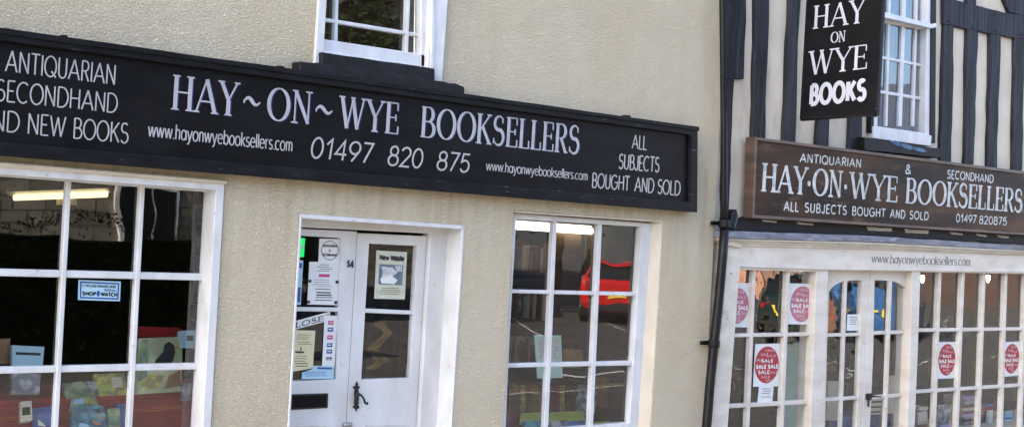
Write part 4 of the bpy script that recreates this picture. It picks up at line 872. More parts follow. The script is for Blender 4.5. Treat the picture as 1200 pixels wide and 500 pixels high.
CS = sheet('closed_sign', 'cream closed sign hung crooked inside the left door', 'sign', [(333, 379.4), (386.6, 364.6), (388.8, 374.4), (334, 388.8)], pYd-.001, 'paper')
ptext('CLOSED', 336.5, 388, ((336, 387.4-.4), (388, 373.2)), ((336, 380.9-.8), (388, 366.9)), pYd-.0016, 'ink', CS, weight=.22, style='serif', thin=.5, gap=.22, space=.3, h=.0005)
o = sheet('notice', 'pale yellow no smoking notice on left door glass', 'notice', [(341, 386.4), (369.6, 387), (366.6, 431), (336, 436)], pYd, 'yellowpaper')
lines_(345, 366, (391.5, 394, 396.5, 400, 402.5), .01, pYd-.001, 'shelf', o, .5); lines_(343, 363, (416.5, 419.5, 422.4), .0, pYd-.001, 'shelf', o, .5); lines_(343, 363, (425, 428), .0, pYd-.001, 'ink', o, .8)
deco([(346, 410.6), (352, 411.4), (356.5, 411.2), (356.4, 413), (351, 413.6), (346, 412.6)], pYd-.001, 'ink', o); deco([(352.4, 406), (353.6, 406), (353, 411), (351.8, 411)], pYd-.001, 'ink', o)
o = sheet('sticker', 'white strip of card payment logos on left door glass', 'sticker', [(380.4, 369), (395.6, 369.8), (392, 430), (377.4, 429.4)], pYd-.003, 'paper')
for y_, m_ in ((375.4, 'magenta'), (383.4, 'blueink'), (392.4, 'magenta'), (401.6, 'bluevan'), (409, 'blueink'), (418, 'ink')):
    deco(rect(384.6-(y_-375)*.05, y_, 391-(y_-375)*.05, y_+(4.8 if m_ != 'ink' else 3.4)), pYd-.004, m_, o)
    deco(rect(385.6-(y_-375)*.05, y_+1.6, 389.5-(y_-375)*.05, y_+2.7), pYd-.005, 'paper', o)
o = sheet('sticker', 'wide blue and white sticker at foot of left door glass', 'sticker', [(366.4, 428), (391.4, 428.6), (391, 443.4), (353.4, 443.6), (354, 436), (366, 432)], pYd-.0048, 'bluepaper')
deco([(372, 429.8), (389.4, 430.2), (389.2, 432.4), (372, 432)], pYd-.0056, 'blueink', o); lines_(356, 388, (435.2, 437.4, 439.6), .0, pYd-.0056, 'blueink', o, .5)
# New Website poster
o = sheet('poster', 'pale green website poster with blue picture in right door glass', 'poster', [(441.2, 293.2), (477, 295.2), (474.4, 350.6), (438.6, 349.6)], pYd, 'posterpaper')
plate('border', Q([(443, 295.4), (475.2, 297.2), (473, 348.6), (440.6, 347.6)], pYd-.001), [Q([(444, 296.6), (474.2, 298.2), (472, 347.2), (441.8, 346.4)], pYd-.001)], pYd-.001, pYd-.0004, 'letterold', o)
ptext('New', 445, 455.4, ((444, 304.6), (474, 306.4)), ((444, 297.6), (474, 299.4)), pYd-.0006, 'ink', o, weight=.26, gap=.14, h=.0004) if 'w' in G else None
ptext('Website'.replace('W', 'W'), 458, 473, ((444, 304.6), (474, 306.4)), ((444, 297.6), (474, 299.4)), pYd-.0006, 'ink', o, weight=.26, gap=.14, h=.0004)
deco([(444.6, 309), (472.6, 310.6), (471.2, 334), (443.4, 333)], pYd-.001, 'photoblue', o)
deco([(447, 312), (460, 313.4), (466, 319), (459, 324), (450, 330), (445.4, 328), (449, 320)], pYd-.0018, 'letterold', o)
for k in range(4): deco([(463+k*2.2, 311), (464+k*2.2, 311.2), (466.5+k*1.4, 318), (465.6+k*1.4, 318)], pYd-.0018, 'paper', o)
deco([(446, 326), (458, 322), (466, 328), (462, 332.6), (447, 331.6)], pYd-.0022, 'paper', o)
lines_(444, 470, (336.8, 339, 341.2, 343.6), .02, pYd-.001, 'shelf', o, .6, .15)
# sale posters in the right shop
def sale(sq, c, r, label, txt=True, mat='red'):
    o = sheet('sale_poster', label, 'poster', sq, gY+.006, 'paper', 'sale posters in the windows of the right shop')
    disc('red_disc', c[0], c[1], r[0], r[1], gY+.0050, mat, o)
    if txt:
        w_, h_ = r; x0 = c[0]-w_*.92; x1 = c[0]+w_*.92; y = c[1]
        sk = (sq[1][1]-sq[0][1])/(sq[1][0]-sq[0][0])-.004
        def row(s, xa, xb, yy, hh, wt):
            ptext(s, c[0]+w_*xa, c[0]+w_*xb, ((c[0], y+h_*yy), (c[0]+10, y+h_*yy+sk*10)), ((c[0], y+h_*(yy-hh)), (c[0]+10, y+h_*(yy-hh)+sk*10)), gY+.0045, 'paper', o, weight=wt, gap=.2, h=.0004)
        row('SALE', -.45, .5, -.12, .2, .26); row('SALE SALE', -.9, .92, .22, .25, .28); row('SALE', -.72, .2, .5, .22, .22)
        row('SALE', -.1, .6, -.72, .13, .1); row('SALE', -.5, .1, -.5, .13, .1); row('SALE', .0, .75, -.42, .13, .1); row('SALE', -.9, -.4, -.2, .14, .1)
        row('SALE', .3, .9, .48, .13, .1); row('SALE', -.45, .25, .72, .14, .1); row('SALE', -.1, .5, .9, .12, .1)
    return o
sale([(885, 402.6), (914.6, 402), (912.4, 452), (882.4, 452.6)], (898.6, 427), (14, 21.6), 'large red sale poster in left shop window, second row, above a small notice')
sale([(925.4, 331.6), (954, 332.4), (951.2, 380), (923, 379.4)], (939.6, 356), (13.6, 21), 'reflection-paled sale poster in top pane beside the arched doors', mat='pinkprint')
sale([(855, 330.6), (880.6, 331.6), (877.6, 383.4), (852, 382.6)], (864, 358), (13.4, 21), 'sale poster half hidden behind the left pilaster in top pane', mat='pinkprint')
sale([(1099.4, 400.4), (1122.6, 400), (1120.6, 442.4), (1096.6, 443.4)], (1109.6, 421), (9.8, 18.6), 'sale poster in wide window just right of the arched doors')
sale([(1176, 400.4), (1196.4, 399.6), (1194.4, 439.6), (1174, 441)], (1185.6, 419.8), (8.8, 17.4), 'sale poster in wide window nearest the right edge')
o = sheet('notice', 'small white opening notice under the left sale poster', 'notice', [(889.4, 452.4), (906.6, 452), (905, 470.6), (887.6, 471.4)], gY+.0062, 'paper')
lines_(892, 903.6, (455, 457.6, 460.2, 464.4), -.03, gY+.0052, 'ink', o, .6)
o = sheet('notice', 'small white notice in arched left door of right shop', 'notice', [(993, 368), (1008, 368), (1007.2, 387), (992, 387.2)], dY+.018, 'paper')
lines_(995, 1005, (371, 374, 376.4, 379), .0, dY+.017, 'ink', o, .6)
star = [(973.6+(7.4 if k % 2 else 10.8)*math.cos(k*math.pi/11)*(.8), 372+(18 if k % 2 else 25)*math.sin(k*math.pi/11)) for k in range(22)]
o = sheet('paper_star', 'ragged orange paper starburst in the arched left door', 'decoration', star, dY+.05, 'orange')
# ================================================================== INTERIOR THINGS
def at3(px, py, Y): return at(px, py, Y)
def lamp(name, label, p, q, r, mat, cat='light'):
    d = bpy.data.objects; root = thing(name, label, cat, loc=tuple((p+q)/2))
    b = MB(); b.tube([p, q], r, 10); b.obj('tube', mat, root, smooth=True)
    e = (q-p).normalized()*.04; up = Vector((0, .03, .045))
    b = MB(); a = [p-e+up, q+e+up]; b.tube(a, .035, 4); b.obj('batten', 'white', root)
    return root
L1 = lamp('strip_light', 'glowing yellowish strip light seen through left window', at(17, 231.5, 3.0), at(125, 227.5, 2.4), .022, 'tube')
sq = Q([(69, 217), (90, 216), (90, 240), (69, 240)], 2.75); b = MB(); b.prism(sq, 2.75, 2.8); b.obj('mounting_plate', 'infill', L1)
L2 = lamp('strip_light', 'long white strip light seen through middle window', at(597, 264.2, 1.35), at(711, 272, 1.2), .026, 'tube2')
# display platforms
def plat(label, x0, x1, y0, y1, z, mat='redcloth'):
    root = thing('display_shelf', label, 'shelf', loc=((x0+x1)/2, (y0+y1)/2, 0))
    b = MB(); b.box(x0, x1, y0, y1, z-.03, z); b.obj('top', mat, root, .004)
    b = MB(); b.box(x0, x1, y0, y0+.02, .06, z-.031); b.obj('front_panel', mat, root)
    return root
zl = at(180, 485, .5).z
plat('red cloth covered display shelf inside the left window', lwX0+.05, at(238, 480, .3).x+.15, LWY+.06, .42, zl-.16)
plat('higher red cloth display shelf at the back of left window', lwX0+.05, at(238, 480, .3).x+.35, .43, .95, at(180, 455, .6).z)
plat('brown display shelf inside the middle window', at(594, 480, .3).x-.1, at(740, 480, .5).x+.4, MGY+.05, .8, at(660, 506, .5).z, 'shelf')
def board3(bm, pts, th):
    n = (Vector(pts[1])-Vector(pts[0])).cross(Vector(pts[3])-Vector(pts[0])).normalized()
    if n.y < 0: n = -n
    bm.hexa(pts, [Vector(p)+n*th for p in pts])
def book(label, px, Yt, Yb, cover, th=.03, art=None, group=None, name='book'):
    """a book leaning back: bottom edge at depth Yb, top edge at Yt"""
    P = [at(*px[0], Yt), at(*px[1], Yt), at(*px[2], Yb), at(*px[3], Yb)]
    root = thing(name, label, 'book', group, loc=tuple((P[2]+P[3])/2))
    n = (P[1]-P[0]).cross(P[3]-P[0]).normalized(); n = n if n.y > 0 else -n
    bb = MB(); board3(bb, P, .003); bb.hexa([p+n*(th-.003) for p in P], [p+n*th for p in P]); bb.hexa([P[0], P[3], P[3]+n*th, P[0]+n*th], [q_+(P[1]-P[0])*.012 for q_ in (P[0], P[3], P[3]+n*th, P[0]+n*th)]); bb.obj('cover', cover, root)
    c = sum(P, Vector())/4; S = [c+(p-c)*.96+n*.0035 for p in P]; bb = MB(); bb.hexa(S, [p+n*(th-.007) for p in S]); bb.obj('pages', 'pages', root)
    if art:
        for (poly, m) in art:
            q_ = [P[3]+(P[2]-P[3])*u+(P[0]+(P[1]-P[0])*u-(P[3]+(P[2]-P[3])*u))*v-n*.0008 for u, v in poly]
            bb = MB(); k = len(q_); bb.add([tuple(x_) for x_ in q_]+[tuple(x_+n*.0008) for x_ in q_], [tuple(range(k))]+[(i, (i+1) % k, k+(i+1) % k, k+i) for i in range(k)])
            bb.obj('cover_art', m, root)
    return root
C1 = cover_mat('green_speckled_cover', (.30, .38, .20), (.10, .16, .10)); C2 = cover_mat('yellow_floral_cover', (.55, .46, .10), (.22, .22, .08), 20)
C3 = cover_mat('teal_picture_cover', (.12, .34, .36), (.03, .10, .14)); C4 = cover_mat('blue_cover', (.08, .14, .34), (.04, .07, .18))
C5 = cover_mat('yellow_green_cover', (.50, .56, .12), (.34, .40, .08), 3); C6 = cover_mat('brown_cover', (.30, .17, .08), (.2, .11, .05), 5)
C7 = cover_mat('mint_cover', (.50, .66, .55), (.42, .58, .48), 5); C8 = cover_mat('maroon_cover', (.16, .01, .02), (.10, .01, .02), 5)
C9 = cover_mat('grey_photo_cover', (.40, .40, .38), (.12, .12, .13), 16); C10 = cover_mat('sage_cover', (.46, .50, .34), (.30, .34, .2), 6)
C11 = cover_mat('lilac_cover', (.45, .32, .52), (.36, .26, .42), 6)
R4 = lambda a, b_, c, d: [(a, b_), (c, b_), (c, d), (a, d)]
book('pale blue hardback standing at left of left window', [(14, 404), (52, 406), (50, 429), (14, 428.4)], .5, .48, 'bluepaper', art=[(R4(.12, .55, .9, .68), 'ink')])
book('brown box-shaped book standing at far left window corner', [(-8, 397), (12, 396), (12, 426), (-10, 426)], .55, .53, C6, .06)
book('black and white photo book leaning in left window', [(14, 436), (48, 438), (46, 461), (14, 461)], .44, .40, C9)
book('green speckled book lying against red cloth', [(73.5, 449), (96, 446), (112, 462), (78, 466)], .5, .42, C1)
book('grey book between the green and yellow ones', [(96, 447), (112, 446), (116, 462), (104, 463)], .5, .43, C9)
book('yellow floral book lying in centre pane of left window', [(110, 438), (146, 436), (149, 462), (114, 464)], .52, .43, C2, art=[(R4(.1, .2, .5, .5), C5), (R4(.55, .35, .9, .8), 'pages')])
book('teal illustrated book at bottom of left window', [(84, 476), (122, 474.5), (125, 500), (84, 506)], .36, .28, C3, art=[([(.2, .2), (.5, .1), (.8, .4), (.6, .7), (.3, .6)], 'bluepaper'), ([(.5, .5), (.9, .6), (.8, .85), (.45, .8)], 'leaf')])
book('dark blue book with pale flowers at bottom left', [(37, 478), (66, 475), (68, 502), (40, 508)], .36, .28, C4, art=[([(.2, .3), (.5, .2), (.7, .5), (.5, .8), (.2, .7)], 'yellowpaper')])
book('teal book with round picture beside the red cloth', [(104, 484), (124, 483), (126, 499), (106, 502)], .33, .27, C3, art=[([(.3, .2), (.7, .2), (.85, .5), (.7, .8), (.3, .8), (.15, .5)], 'orange')])
book('small green guidebook at foot of centre pane of left window', [(126, 478), (140, 477), (142, 498), (127, 500)], .34, .28, C1)
book('cream book with yellow spine at foot of left window', [(24, 470), (37, 469), (38, 492), (24, 494)], .35, .30, 'pages', art=[(R4(.15, .3, .85, .7), 'leaf')])
book('navy book standing at foot beside second window bar', [(137, 473), (151, 472), (150, 500), (137, 502)], .37, .33, C4)
book('green landscape book lying behind the teal books', [(84, 466), (112, 464), (116, 474), (82, 477)], .42, .36, C1, art=[(R4(.1, .3, .5, .8), 'bluepaper'), (R4(.55, .2, .9, .7), C2)])
# the big bird book
bird = [([(.30, .42), (.42, .40), (.62, .44), (.78, .55), (.84, .72), (.80, .86), (.68, .92), (.58, .86), (.56, .74), (.40, .60)], 'ink'), ([(.80, .84), (.93, .80), (.82, .78)], 'orange'),
        ([(.42, .40), (.62, .44), (.76, .54), (.7, .40), (.5, .34)], 'pages'), ([(.0, .2), (.2, .3), (.24, .96), (.06, .98)], C1), ([(.1, .05), (.5, .1), (.6, .3), (.3, .34), (.05, .2)], C2), ([(.6, .06), (.98, .1), (.96, .4), (.7, .3)], C6)]
book('large illustrated bird book standing in right pane of left window', [(162.5, 396), (214, 394), (213, 458), (161, 461)], .42, .34, C10, .04, bird)
book('small pale blue box beside the bird book', [(213, 387), (232, 386.5), (232, 407), (213, 407)], .40, .38, 'bluepaper', .06, name='small_box', art=[(R4(.3, .4, .7, .7), 'ink')])
book('small white card propped right of the bird book', [(213, 448), (224, 448), (224, 468), (212, 468)], .3, .28, C9, .01)
# red backing board across the left display
o = tag(slab('red_backing', [(163, 382), (213, 384), (211, 396), (162, 395)], .5, .52, 'redcloth', None, .002), 'low red board behind the bird book', 'board')
# middle window
o = book('pale green framed price list standing in middle window', [(626, 392), (657.6, 392.4), (659.5, 442), (630, 443)], .5, .44, C7, .01, name='price_list', art=[(R4(.08, .45, .92, .9), 'pages'), (R4(.12, .5, .48, .55), 'letterold'), (R4(.12, .62, .48, .67), 'letterold'), (R4(.12, .75, .9, .8), 'letterold'), (R4(.54, .5, .9, .7), 'letterold')])
book('brown cardboard book propped behind centre bar of middle window', [(660, 408), (683, 410), (682, 430), (659, 429)], .55, .5, C6)
for i in range(15):
    xx = 597+i*6.6; hgt = random.uniform(34, 42); m_ = random.choice((C6, 'shelf', C6, C2, C8))
    book('brown book spine in the row at the back of middle window', [(xx, 490-hgt), (xx+5.9, 490.3-hgt), (xx+5.3, 494), (xx-.6, 494)], .74, .72, m_, .12, group='brown books in a row in the middle window')
book('grey and green photo book leaning right in middle window', [(680, 450), (700, 452), (697, 484), (677, 484)], .6, .5, C9)
lbl = ('yellow-green book at left of front row in middle window', 'yellow-green book in middle of front row', 'yellow-green book at right of front row')
for i, (a, c) in enumerate(((611, 640), (644, 663), (663, 684))):
    book(lbl[i], [(a, 483.5-i), (c, 482-i*.3), (c+2, 492), (a-2, 493)], .5, .38, C5)
    book(('dark picture book below the yellow-green row, left', 'dark picture book below the yellow-green row, centre', 'dark picture book below the yellow-green row, right')[i], [(a+2, 493), (c+2, 491.6), (c+3, 506), (a+1, 507)], .36, .27, (C3, C9, C4)[i])
book('maroon book at bottom left corner of middle window', [(592, 478), (606, 484), (612, 506), (592, 506)], .5, .42, C8)
book('green book lying at bottom right of middle window', [(696, 494), (714, 492), (722, 505), (696, 508)], .45, .34, C5)
book('orange paperback leaning in right pane of middle window', [(698, 440), (714, 442), (712, 476), (696, 476)], .75, .7, C6)
# dark bookcases at the back
def bookcase(label, x0, x1, y, z1, mats, n=5, side=None):
    # side: X of a party wall the case stands against, facing -X; then x0..x1 run along Y
    root = thing('bookcase', label, 'bookcase', loc=((x0+x1)/2, y, .05))
    b = MB(); b.box(x0, x0+.03, y, y+.28, .05, z1); b.box(x1-.03, x1, y, y+.28, .05, z1); b.obj('side_panel', 'shelf', root)
    b = MB(); 
    for k in range(n+1): z = .1+(z1-.13)*k/n; b.box(x0+.031, x1-.031, y+.01, y+.27, z, z+.025)
    b.obj('shelf_board', 'shelf', root)
    for k in range(n):
        z = .126+(z1-.13)*k/n; xx = x0+.04; b = {}
        while xx < x1-.07:
            w_ = random.uniform(.02, .05); hh = random.uniform(.17, .25); m_ = random.choice(mats); key = m_ if isinstance(m_, str) else m_.name
            b.setdefault(key, (MB(), m_))[0].box(xx, xx+w_-.002, y+.04+random.uniform(0, .02), y+.2, z, z+hh); xx += w_
        for mb, m_ in b.values(): o = mb.obj('shelved_books', m_, root); o['kind'] = 'stuff'
    if side is not None:
        root.rotation_euler = (0, 0, -math.pi/2); root.location = (side-.30, (x0+x1)/2, .05)
    return root
mats = [C6, C8, 'shelf', C9, C4, C10, 'pages']
bookcase('full bookcase behind right pane of left window', 4.8, 6.4, 3.2, 2.1, mats)
bookcase('full bookcase against party wall behind middle window', 1.3, 3.4, 1.0, 2.1, mats, side=7.38)
bookcase('tall bookcase behind the arched doors of right shop', 9.6, 11.3, 3.4, 2.0, mats+[C3, C7])
bookcase('tall bookcase behind the wide window of right shop', 12.2, 14.0, 3.0, 2.0, mats+[C3, C7])
bookcase('tall bookcase nearest the party wall of right shop', 7.95, 9.4, 2.6, 1.9, mats+[C3, C7])
# right shop window display: stacks of books, each book its own thing
def stack(px, py, Y, n, w_, d_, label, grp, mats_):
    p = at(px, py, Y); z = p.z
    for i in range(n):
        t_ = random.uniform(.02, .035); xo = random.uniform(-.01, .01)
        root = thing('book', label, 'book', grp, loc=(p.x+xo, Y, z)); m_ = random.choice(mats_)
        b = MB(); b.box(p.x+xo, p.x+xo+w_, Y, Y+d_, z, z+.003); b.box(p.x+xo, p.x+xo+w_, Y, Y+d_, z+t_-.003, z+t_); b.box(p.x+xo, p.x+xo+w_, Y, Y+.004, z+.003, z+t_-.003); b.obj('cover', m_, root)
        b = MB(); b.box(p.x+xo+.004, p.x+xo+w_-.004, Y+.005, Y+d_-.004, z+.0035, z+t_-.0035); b.obj('pages', 'pages', root); z += t_+.001
plat('white display ledge inside wide window of right shop', at(1072, 500, .2).x-.05, at(1262, 450, .3).x, gY+.05, .75, at(1080, 505, .25).z, 'infill')
plat('white display ledge inside left window of right shop', at(856, 500, .2).x, at(950, 490, .3).x, gY+.05, .7, at(900, 520, .25).z, 'infill')
stack(1075, 505, .22, 8, .16, .2, 'book in the pale stack by the right shop door post', 'books stacked by the door post', ['pages', C6, C9, 'infill'])
stack(1127, 503, .3, 12, .24, .22, 'book in the tall dark stack in wide window', 'books in the tall dark stack', [C9, C8, C11, 'pages'])
stack(1152, 500, .32, 9, .2, .22, 'book in the maroon stack in wide window', 'books in the maroon stack', [C8, 'redcloth', C4])
book('grey book with white figures standing low in wide window', [(1099, 474), (1116, 473), (1114, 500), (1097, 501)], .3, .28, C9)
book('lilac book at the foot of the wide window', [(1102, 497), (1118, 496), (1117, 510), (1101, 511)], .26, .2, C11)
book('light blue book near the right edge of wide window', [(1178, 481), (1187, 480.5), (1186, 500), (1176.6, 501)], .3, .27, 'bluepaper', art=[(R4(.1, .5, .9, .6), 'blueink')])
book('white book standing beside the light blue book', [(1159, 480), (1164, 480), (1163, 502), (1158, 502)], .3, .28, 'paper')
book('pale magazine low in left leaf of arched door', [(971, 446), (983, 446), (982, 492), (968, 492)], .45, .42, 'infill')
book('white magazine rack card behind right arched door', [(1042, 440), (1056, 439), (1054, 484), (1040, 484)], .5, .46, 'infill')
book('striped white and green leaflet behind the door handle', [(1021, 466), (1034, 465), (1032.6, 485), (1019.4, 485)], .3, .28, 'infill', art=[(R4(.05, .1, .95, .2), 'leaf'), (R4(.05, .4, .95, .5), 'leaf'), (R4(.05, .7, .95, .8), 'leaf')])
o = tag(slab('blue_cabinet', [(972, 488), (1062, 485), (1056, 640), (965, 650)], .6, .9, C4, None, .005), 'low dark blue cabinet behind the arched doors', 'cabinet')
def standee(label, px, Y, mat, name='display_card', cat='display'):
    o = slab(name, px, Y, Y+.012, mat, None, .002); return tag(o, label, cat)
standee('grey white display panel behind the left shop window', [(918, 404), (948, 398), (943, 500), (914, 505)], .5, C7)
for i, (x_, y_, lb) in enumerate(((1081, 326.5, 'warm spot lamp high behind the door post of the right shop'), (1158, 326, 'warm spot lamp high in middle of wide window'))):
    p = at(x_, y_, 1.1); root = thing('spot_lamp', lb, 'lamp', loc=tuple(p))
    b = MB(); b.tube([p+Vector((0, 0, -.045)), p+Vector((0, 0, -.02)), p+Vector((0, 0, .02)), p+Vector((0, 0, .04))], [.008, .018, .022, .012], 12); b.obj('bulb', 'bulb', root, smooth=True)
    b = MB(); b.tube([p+Vector((0, 0, .04)), p+Vector((0, 0, .16))], [.05, .03], 12); b.tube([p+Vector((0, 0, .16)), Vector((p.x, p.y, 2.34))], .006, 6); b.obj('lamp_holder', 'iron', root)
# ================================================================== CARS (seen in the glass)
def car(name, label, loc, ang, paint, L=4.0, Wd=1.68, Hh=1.45, van=False):
    root = thing(name, label, 'car', loc=tuple(loc)); root.rotation_euler = (0, 0, ang)
    # local: rear at x=0, front at x=L, y across, z up from the ground
    def lobj(nm, v, f, m, par=root, sm=False, bev=0):
        me = bpy.data.meshes.new(nm); me.from_pydata([tuple(p) for p in v], [], f); bm = bmesh.new(); bm.from_mesh(me); bmesh.ops.recalc_face_normals(bm, faces=bm.faces); bm.to_mesh(me); bm.free()
        me.materials.append(M[m]); o = bpy.data.objects.new(nm, me); link(o, par)
        if sm:
            for p in me.polygons: p.use_smooth = True
        if bev: mo = o.modifiers.new('b', 'BEVEL'); mo.width = bev; mo.segments = 3
        return o
    # body: lofted half sections along x
    if van: prof = [(0, .3, .95, 1.9), (.15, .25, 1.0, 1.95), (L*.7, .25, 1.0, 1.95), (L*.84, .25, 1.0, 1.3), (L-.1, .28, .8, .95), (L, .35, .65, .7)]
    else: prof = [(0, .38, .78, .92), (.12, .26, .9, 1.02), (.5, .24, .93, 1.0), (L*.62, .24, .92, .98), (L*.72, .24, .88, .93), (L-.25, .26, .72, .78), (L, .36, .58, .6)]
    v, f = [], []
    for i, (x_, zb_, zm, zt_) in enumerate(prof):
        e = .82 if i in (0, len(prof)-1) else 1.0; w_ = Wd/2*e
        sec = [(-w_*.86, zb_), (-w_, zb_+.12), (-w_*1.0, zm*.78), (-w_*.95, zm), (-w_*(.8 if not van else .85), zt_), (w_*(.8 if not van else .85), zt_), (w_*.95, zm), (w_, zm*.78), (w_, zb_+.12), (w_*.86, zb_)]
        v += [(x_, y_, z_) for y_, z_ in sec]
    n = 10
    for i in range(len(prof)-1):
        for j in range(n): f.append((i*n+j, i*n+(j+1) % n, (i+1)*n+(j+1) % n, (i+1)*n+j))
    f += [tuple(range(n)), tuple(range((len(prof)-1)*n, len(prof)*n))]
    lobj('body', v, f, paint, sm=False, bev=.05)
    if not van:
        w0, w1 = Wd/2*.80, Wd/2*.64
        bx = (.10, L*.70); tx = (.45, L*.50)
        v = [(bx[0], -w0, .98), (bx[1], -w0, .95), (bx[1], w0, .95), (bx[0], w0, .98), (tx[0], -w1, Hh-.05), (tx[1], -w1, Hh-.05), (tx[1], w1, Hh-.05), (tx[0], w1, Hh-.05)]
        lobj('windows', v, [(0, 1, 2, 3), (4, 5, 6, 7), (0, 1, 5, 4), (1, 2, 6, 5), (2, 3, 7, 6), (3, 0, 4, 7)], 'carglass', bev=.03)
        v = [(tx[0]-.12, -w1-.03, Hh-.07), (tx[1]+.05, -w1-.03, Hh-.07), (tx[1]+.05, w1+.03, Hh-.07), (tx[0]-.12, w1+.03, Hh-.07), (tx[0], -w1+.03, Hh), (tx[1], -w1+.03, Hh), (tx[1], w1-.03, Hh), (tx[0], w1-.03, Hh)]
        lobj('roof', v, [(0, 1, 2, 3), (4, 5, 6, 7), (0, 1, 5, 4), (1, 2, 6, 5), (2, 3, 7, 6), (3, 0, 4, 7)], paint, bev=.02)
        for s in (-1, 1):
            v = [(bx[0]-.02, s*w0, .96), (bx[0]+.10, s*w0, .96), (tx[0]+.06, s*w1, Hh-.06), (tx[0]-.05, s*w1, Hh-.06)]
            v = v+[(a, c+s*.035, d) for a, c, d in v]; lobj('rear_pillar', v, [(0, 1, 2, 3), (7, 6, 5, 4), (0, 1, 5, 4), (1, 2, 6, 5), (2, 3, 7, 6), (3, 0, 4, 7)], paint)
    else:
        v = [(L*.71, -Wd*.4, 1.25), (L*.83, -Wd*.43, 1.25), (L*.80, -Wd*.41, 1.0), (L*.6, -Wd*.43, 1.0)]
        v = [(-.02, -Wd*.3, 1.2), (-.02, Wd*.3, 1.2), (.0, Wd*.3, 1.7), (.0, -Wd*.3, 1.7)]; v = v+[(a+.05, c, d) for a, c, d in v]
        lobj('windows', v, [(0, 1, 2, 3), (7, 6, 5, 4), (0, 1, 5, 4), (1, 2, 6, 5), (2, 3, 7, 6), (3, 0, 4, 7)], 'carglass')
    def bx_(nm, x0, x1, y0, y1, z0, z1, m):
        v = [(a, c, d) for a in (x0, x1) for c in (y0, y1) for d in (z0, z1)]; return lobj(nm, v, [(0, 1, 3, 2), (4, 6, 7, 5), (0, 4, 5, 1), (2, 3, 7, 6), (0, 2, 6, 4), (1, 5, 7, 3)], m, bev=.01)
    bx_('number_plate', -.035, -.02, -.26, .26, .60, .71, 'plate')
    for s in (-1, 1): bx_('tail_lamp', -.02, .1, s*Wd*.33, s*Wd*.41, .68, .92, 'taillight')
    bx_('bumper', -.05, .1, -Wd*.42, Wd*.42, .30, .48, 'tyre' if not van else paint)
    for s in (-1, 1):
        for xx in (.72, L-.75):
            vv, ff = [], []; k = 20
            for yy, rr in ((s*(Wd/2-.2), .29), (s*(Wd/2-.17), .30), (s*(Wd/2+.0), .30), (s*(Wd/2+.01), .28)): vv += [(xx+rr*math.cos(t*2*math.pi/k), yy, .30+rr*math.sin(t*2*math.pi/k)) for t in range(k)]
            for a in range(3): ff += [(a*k+t, a*k+(t+1) % k, (a+1)*k+(t+1) % k, (a+1)*k+t) for t in range(k)]
            ff += [tuple(range(k)), tuple(range(3*k, 4*k))]; w_ = lobj('wheel', vv, ff, 'tyre')
            vv = [(xx+.18*math.cos(t*2*math.pi/k), yy, .30+.18*math.sin(t*2*math.pi/k)) for yy in (s*(Wd/2+.005), s*(Wd/2+.018)) for t in range(k)]
            lobj('rim', vv, [(t, (t+1) % k, k+(t+1) % k, k+t) for t in range(k)]+[tuple(range(k)), tuple(range(k, 2*k))], 'rim', w_)
    return root
def place(pxl, pxr, Z, *a, **k):
    A_, B_ = mir(pxl, 350, Z), mir(pxr, 350, Z); c = (A_+B_)/2; c.z = -.12
    d = Vector((c.x-8, c.y+2, 0)).normalized()
    return c, math.atan2(d.y, d.x)
c, a = place(690, 760, 30); car('parked_car', 'red hatchback parked across the street, rear to the shops', c, a-.05, 'redcar')
c, a = place(896, 966, 27); car('parked_car', 'dark green hatchback parked across the street', c, a+.0, 'darkcar')
c, a = place(980, 1056, 30); car('parked_van', 'blue van parked in the street to the right', c, a, 'bluevan', L=4.6, Wd=1.8, van=True)
# ================================================================== ACROSS THE STREET
def bld(name, label, x0, x1, y0, y1, h, ridge, wall, wins, facing=1, along='x'):
    root = thing(name, label, 'building', loc=((x0+x1)/2, (y0+y1)/2, -.12))
    b = MB(); b.box(x0, x1, y0, y1, -.12, h)
    if along == 'x': ym = (y0+y1)/2; b.add([(x0, y0, h), (x0, y1, h), (x0, ym, ridge), (x1, y0, h), (x1, y1, h), (x1, ym, ridge)], [(0, 1, 2), (3, 5, 4), (0, 2, 5, 3), (1, 4, 5, 2)])
    else: xm = (x0+x1)/2; b.add([(x0, y0, h), (x1, y0, h), (xm, y0, ridge), (x0, y1, h), (x1, y1, h), (xm, y1, ridge)], [(0, 1, 2), (3, 5, 4), (0, 2, 5, 3), (1, 4, 5, 2)])
    b.obj('wall', wall, root)
    b = MB()
    if along == 'x':
        ym = (y0+y1)/2
        for yy in (y0-.3, y1+.3): b.hexa([(x0-.2, yy, h-.1), (x1+.2, yy, h-.1), (x1+.2, ym, ridge+.05), (x0-.2, ym, ridge+.05)], [(x0-.2, yy, h+.05), (x1+.2, yy, h+.05), (x1+.2, ym, ridge+.2), (x0-.2, ym, ridge+.2)])
    else:
        xm = (x0+x1)/2
        for xx in (x0-.3, x1+.3): b.hexa([(xx, y0-.2, h-.1), (xx, y1+.2, h-.1), (xm, y1+.2, ridge+.05), (xm, y0-.2, ridge+.05)], [(xx, y0-.2, h+.05), (xx, y1+.2, h+.05), (xm, y1+.2, ridge+.2), (xm, y0-.2, ridge+.2)])
    b.obj('roof', 'slate', root)
    for (xx, z, w_, hh) in wins:
        b = MB(); b.box(xx-.06, xx+w_+.06, y1, y1+.05, z-.06, z+hh+.06); f_ = b.obj('window', 'white', root)
        b = MB(); b.box(xx, xx+w_/2-.02, y1+.051, y1+.056, z, z+hh); b.box(xx+w_/2+.02, xx+w_, y1+.051, y1+.056, z, z+hh); b.obj('pane', 'carglass', f_)
    return root
bld('stone_building', 'long rubble stone building facing the shops across the street', -14, 13, -22, -15, 5.2, 7.6, 'stone', [(-11+i*3.4, z, 1.0, 1.4) for i in range(7) for z in (.9, 3.3)])
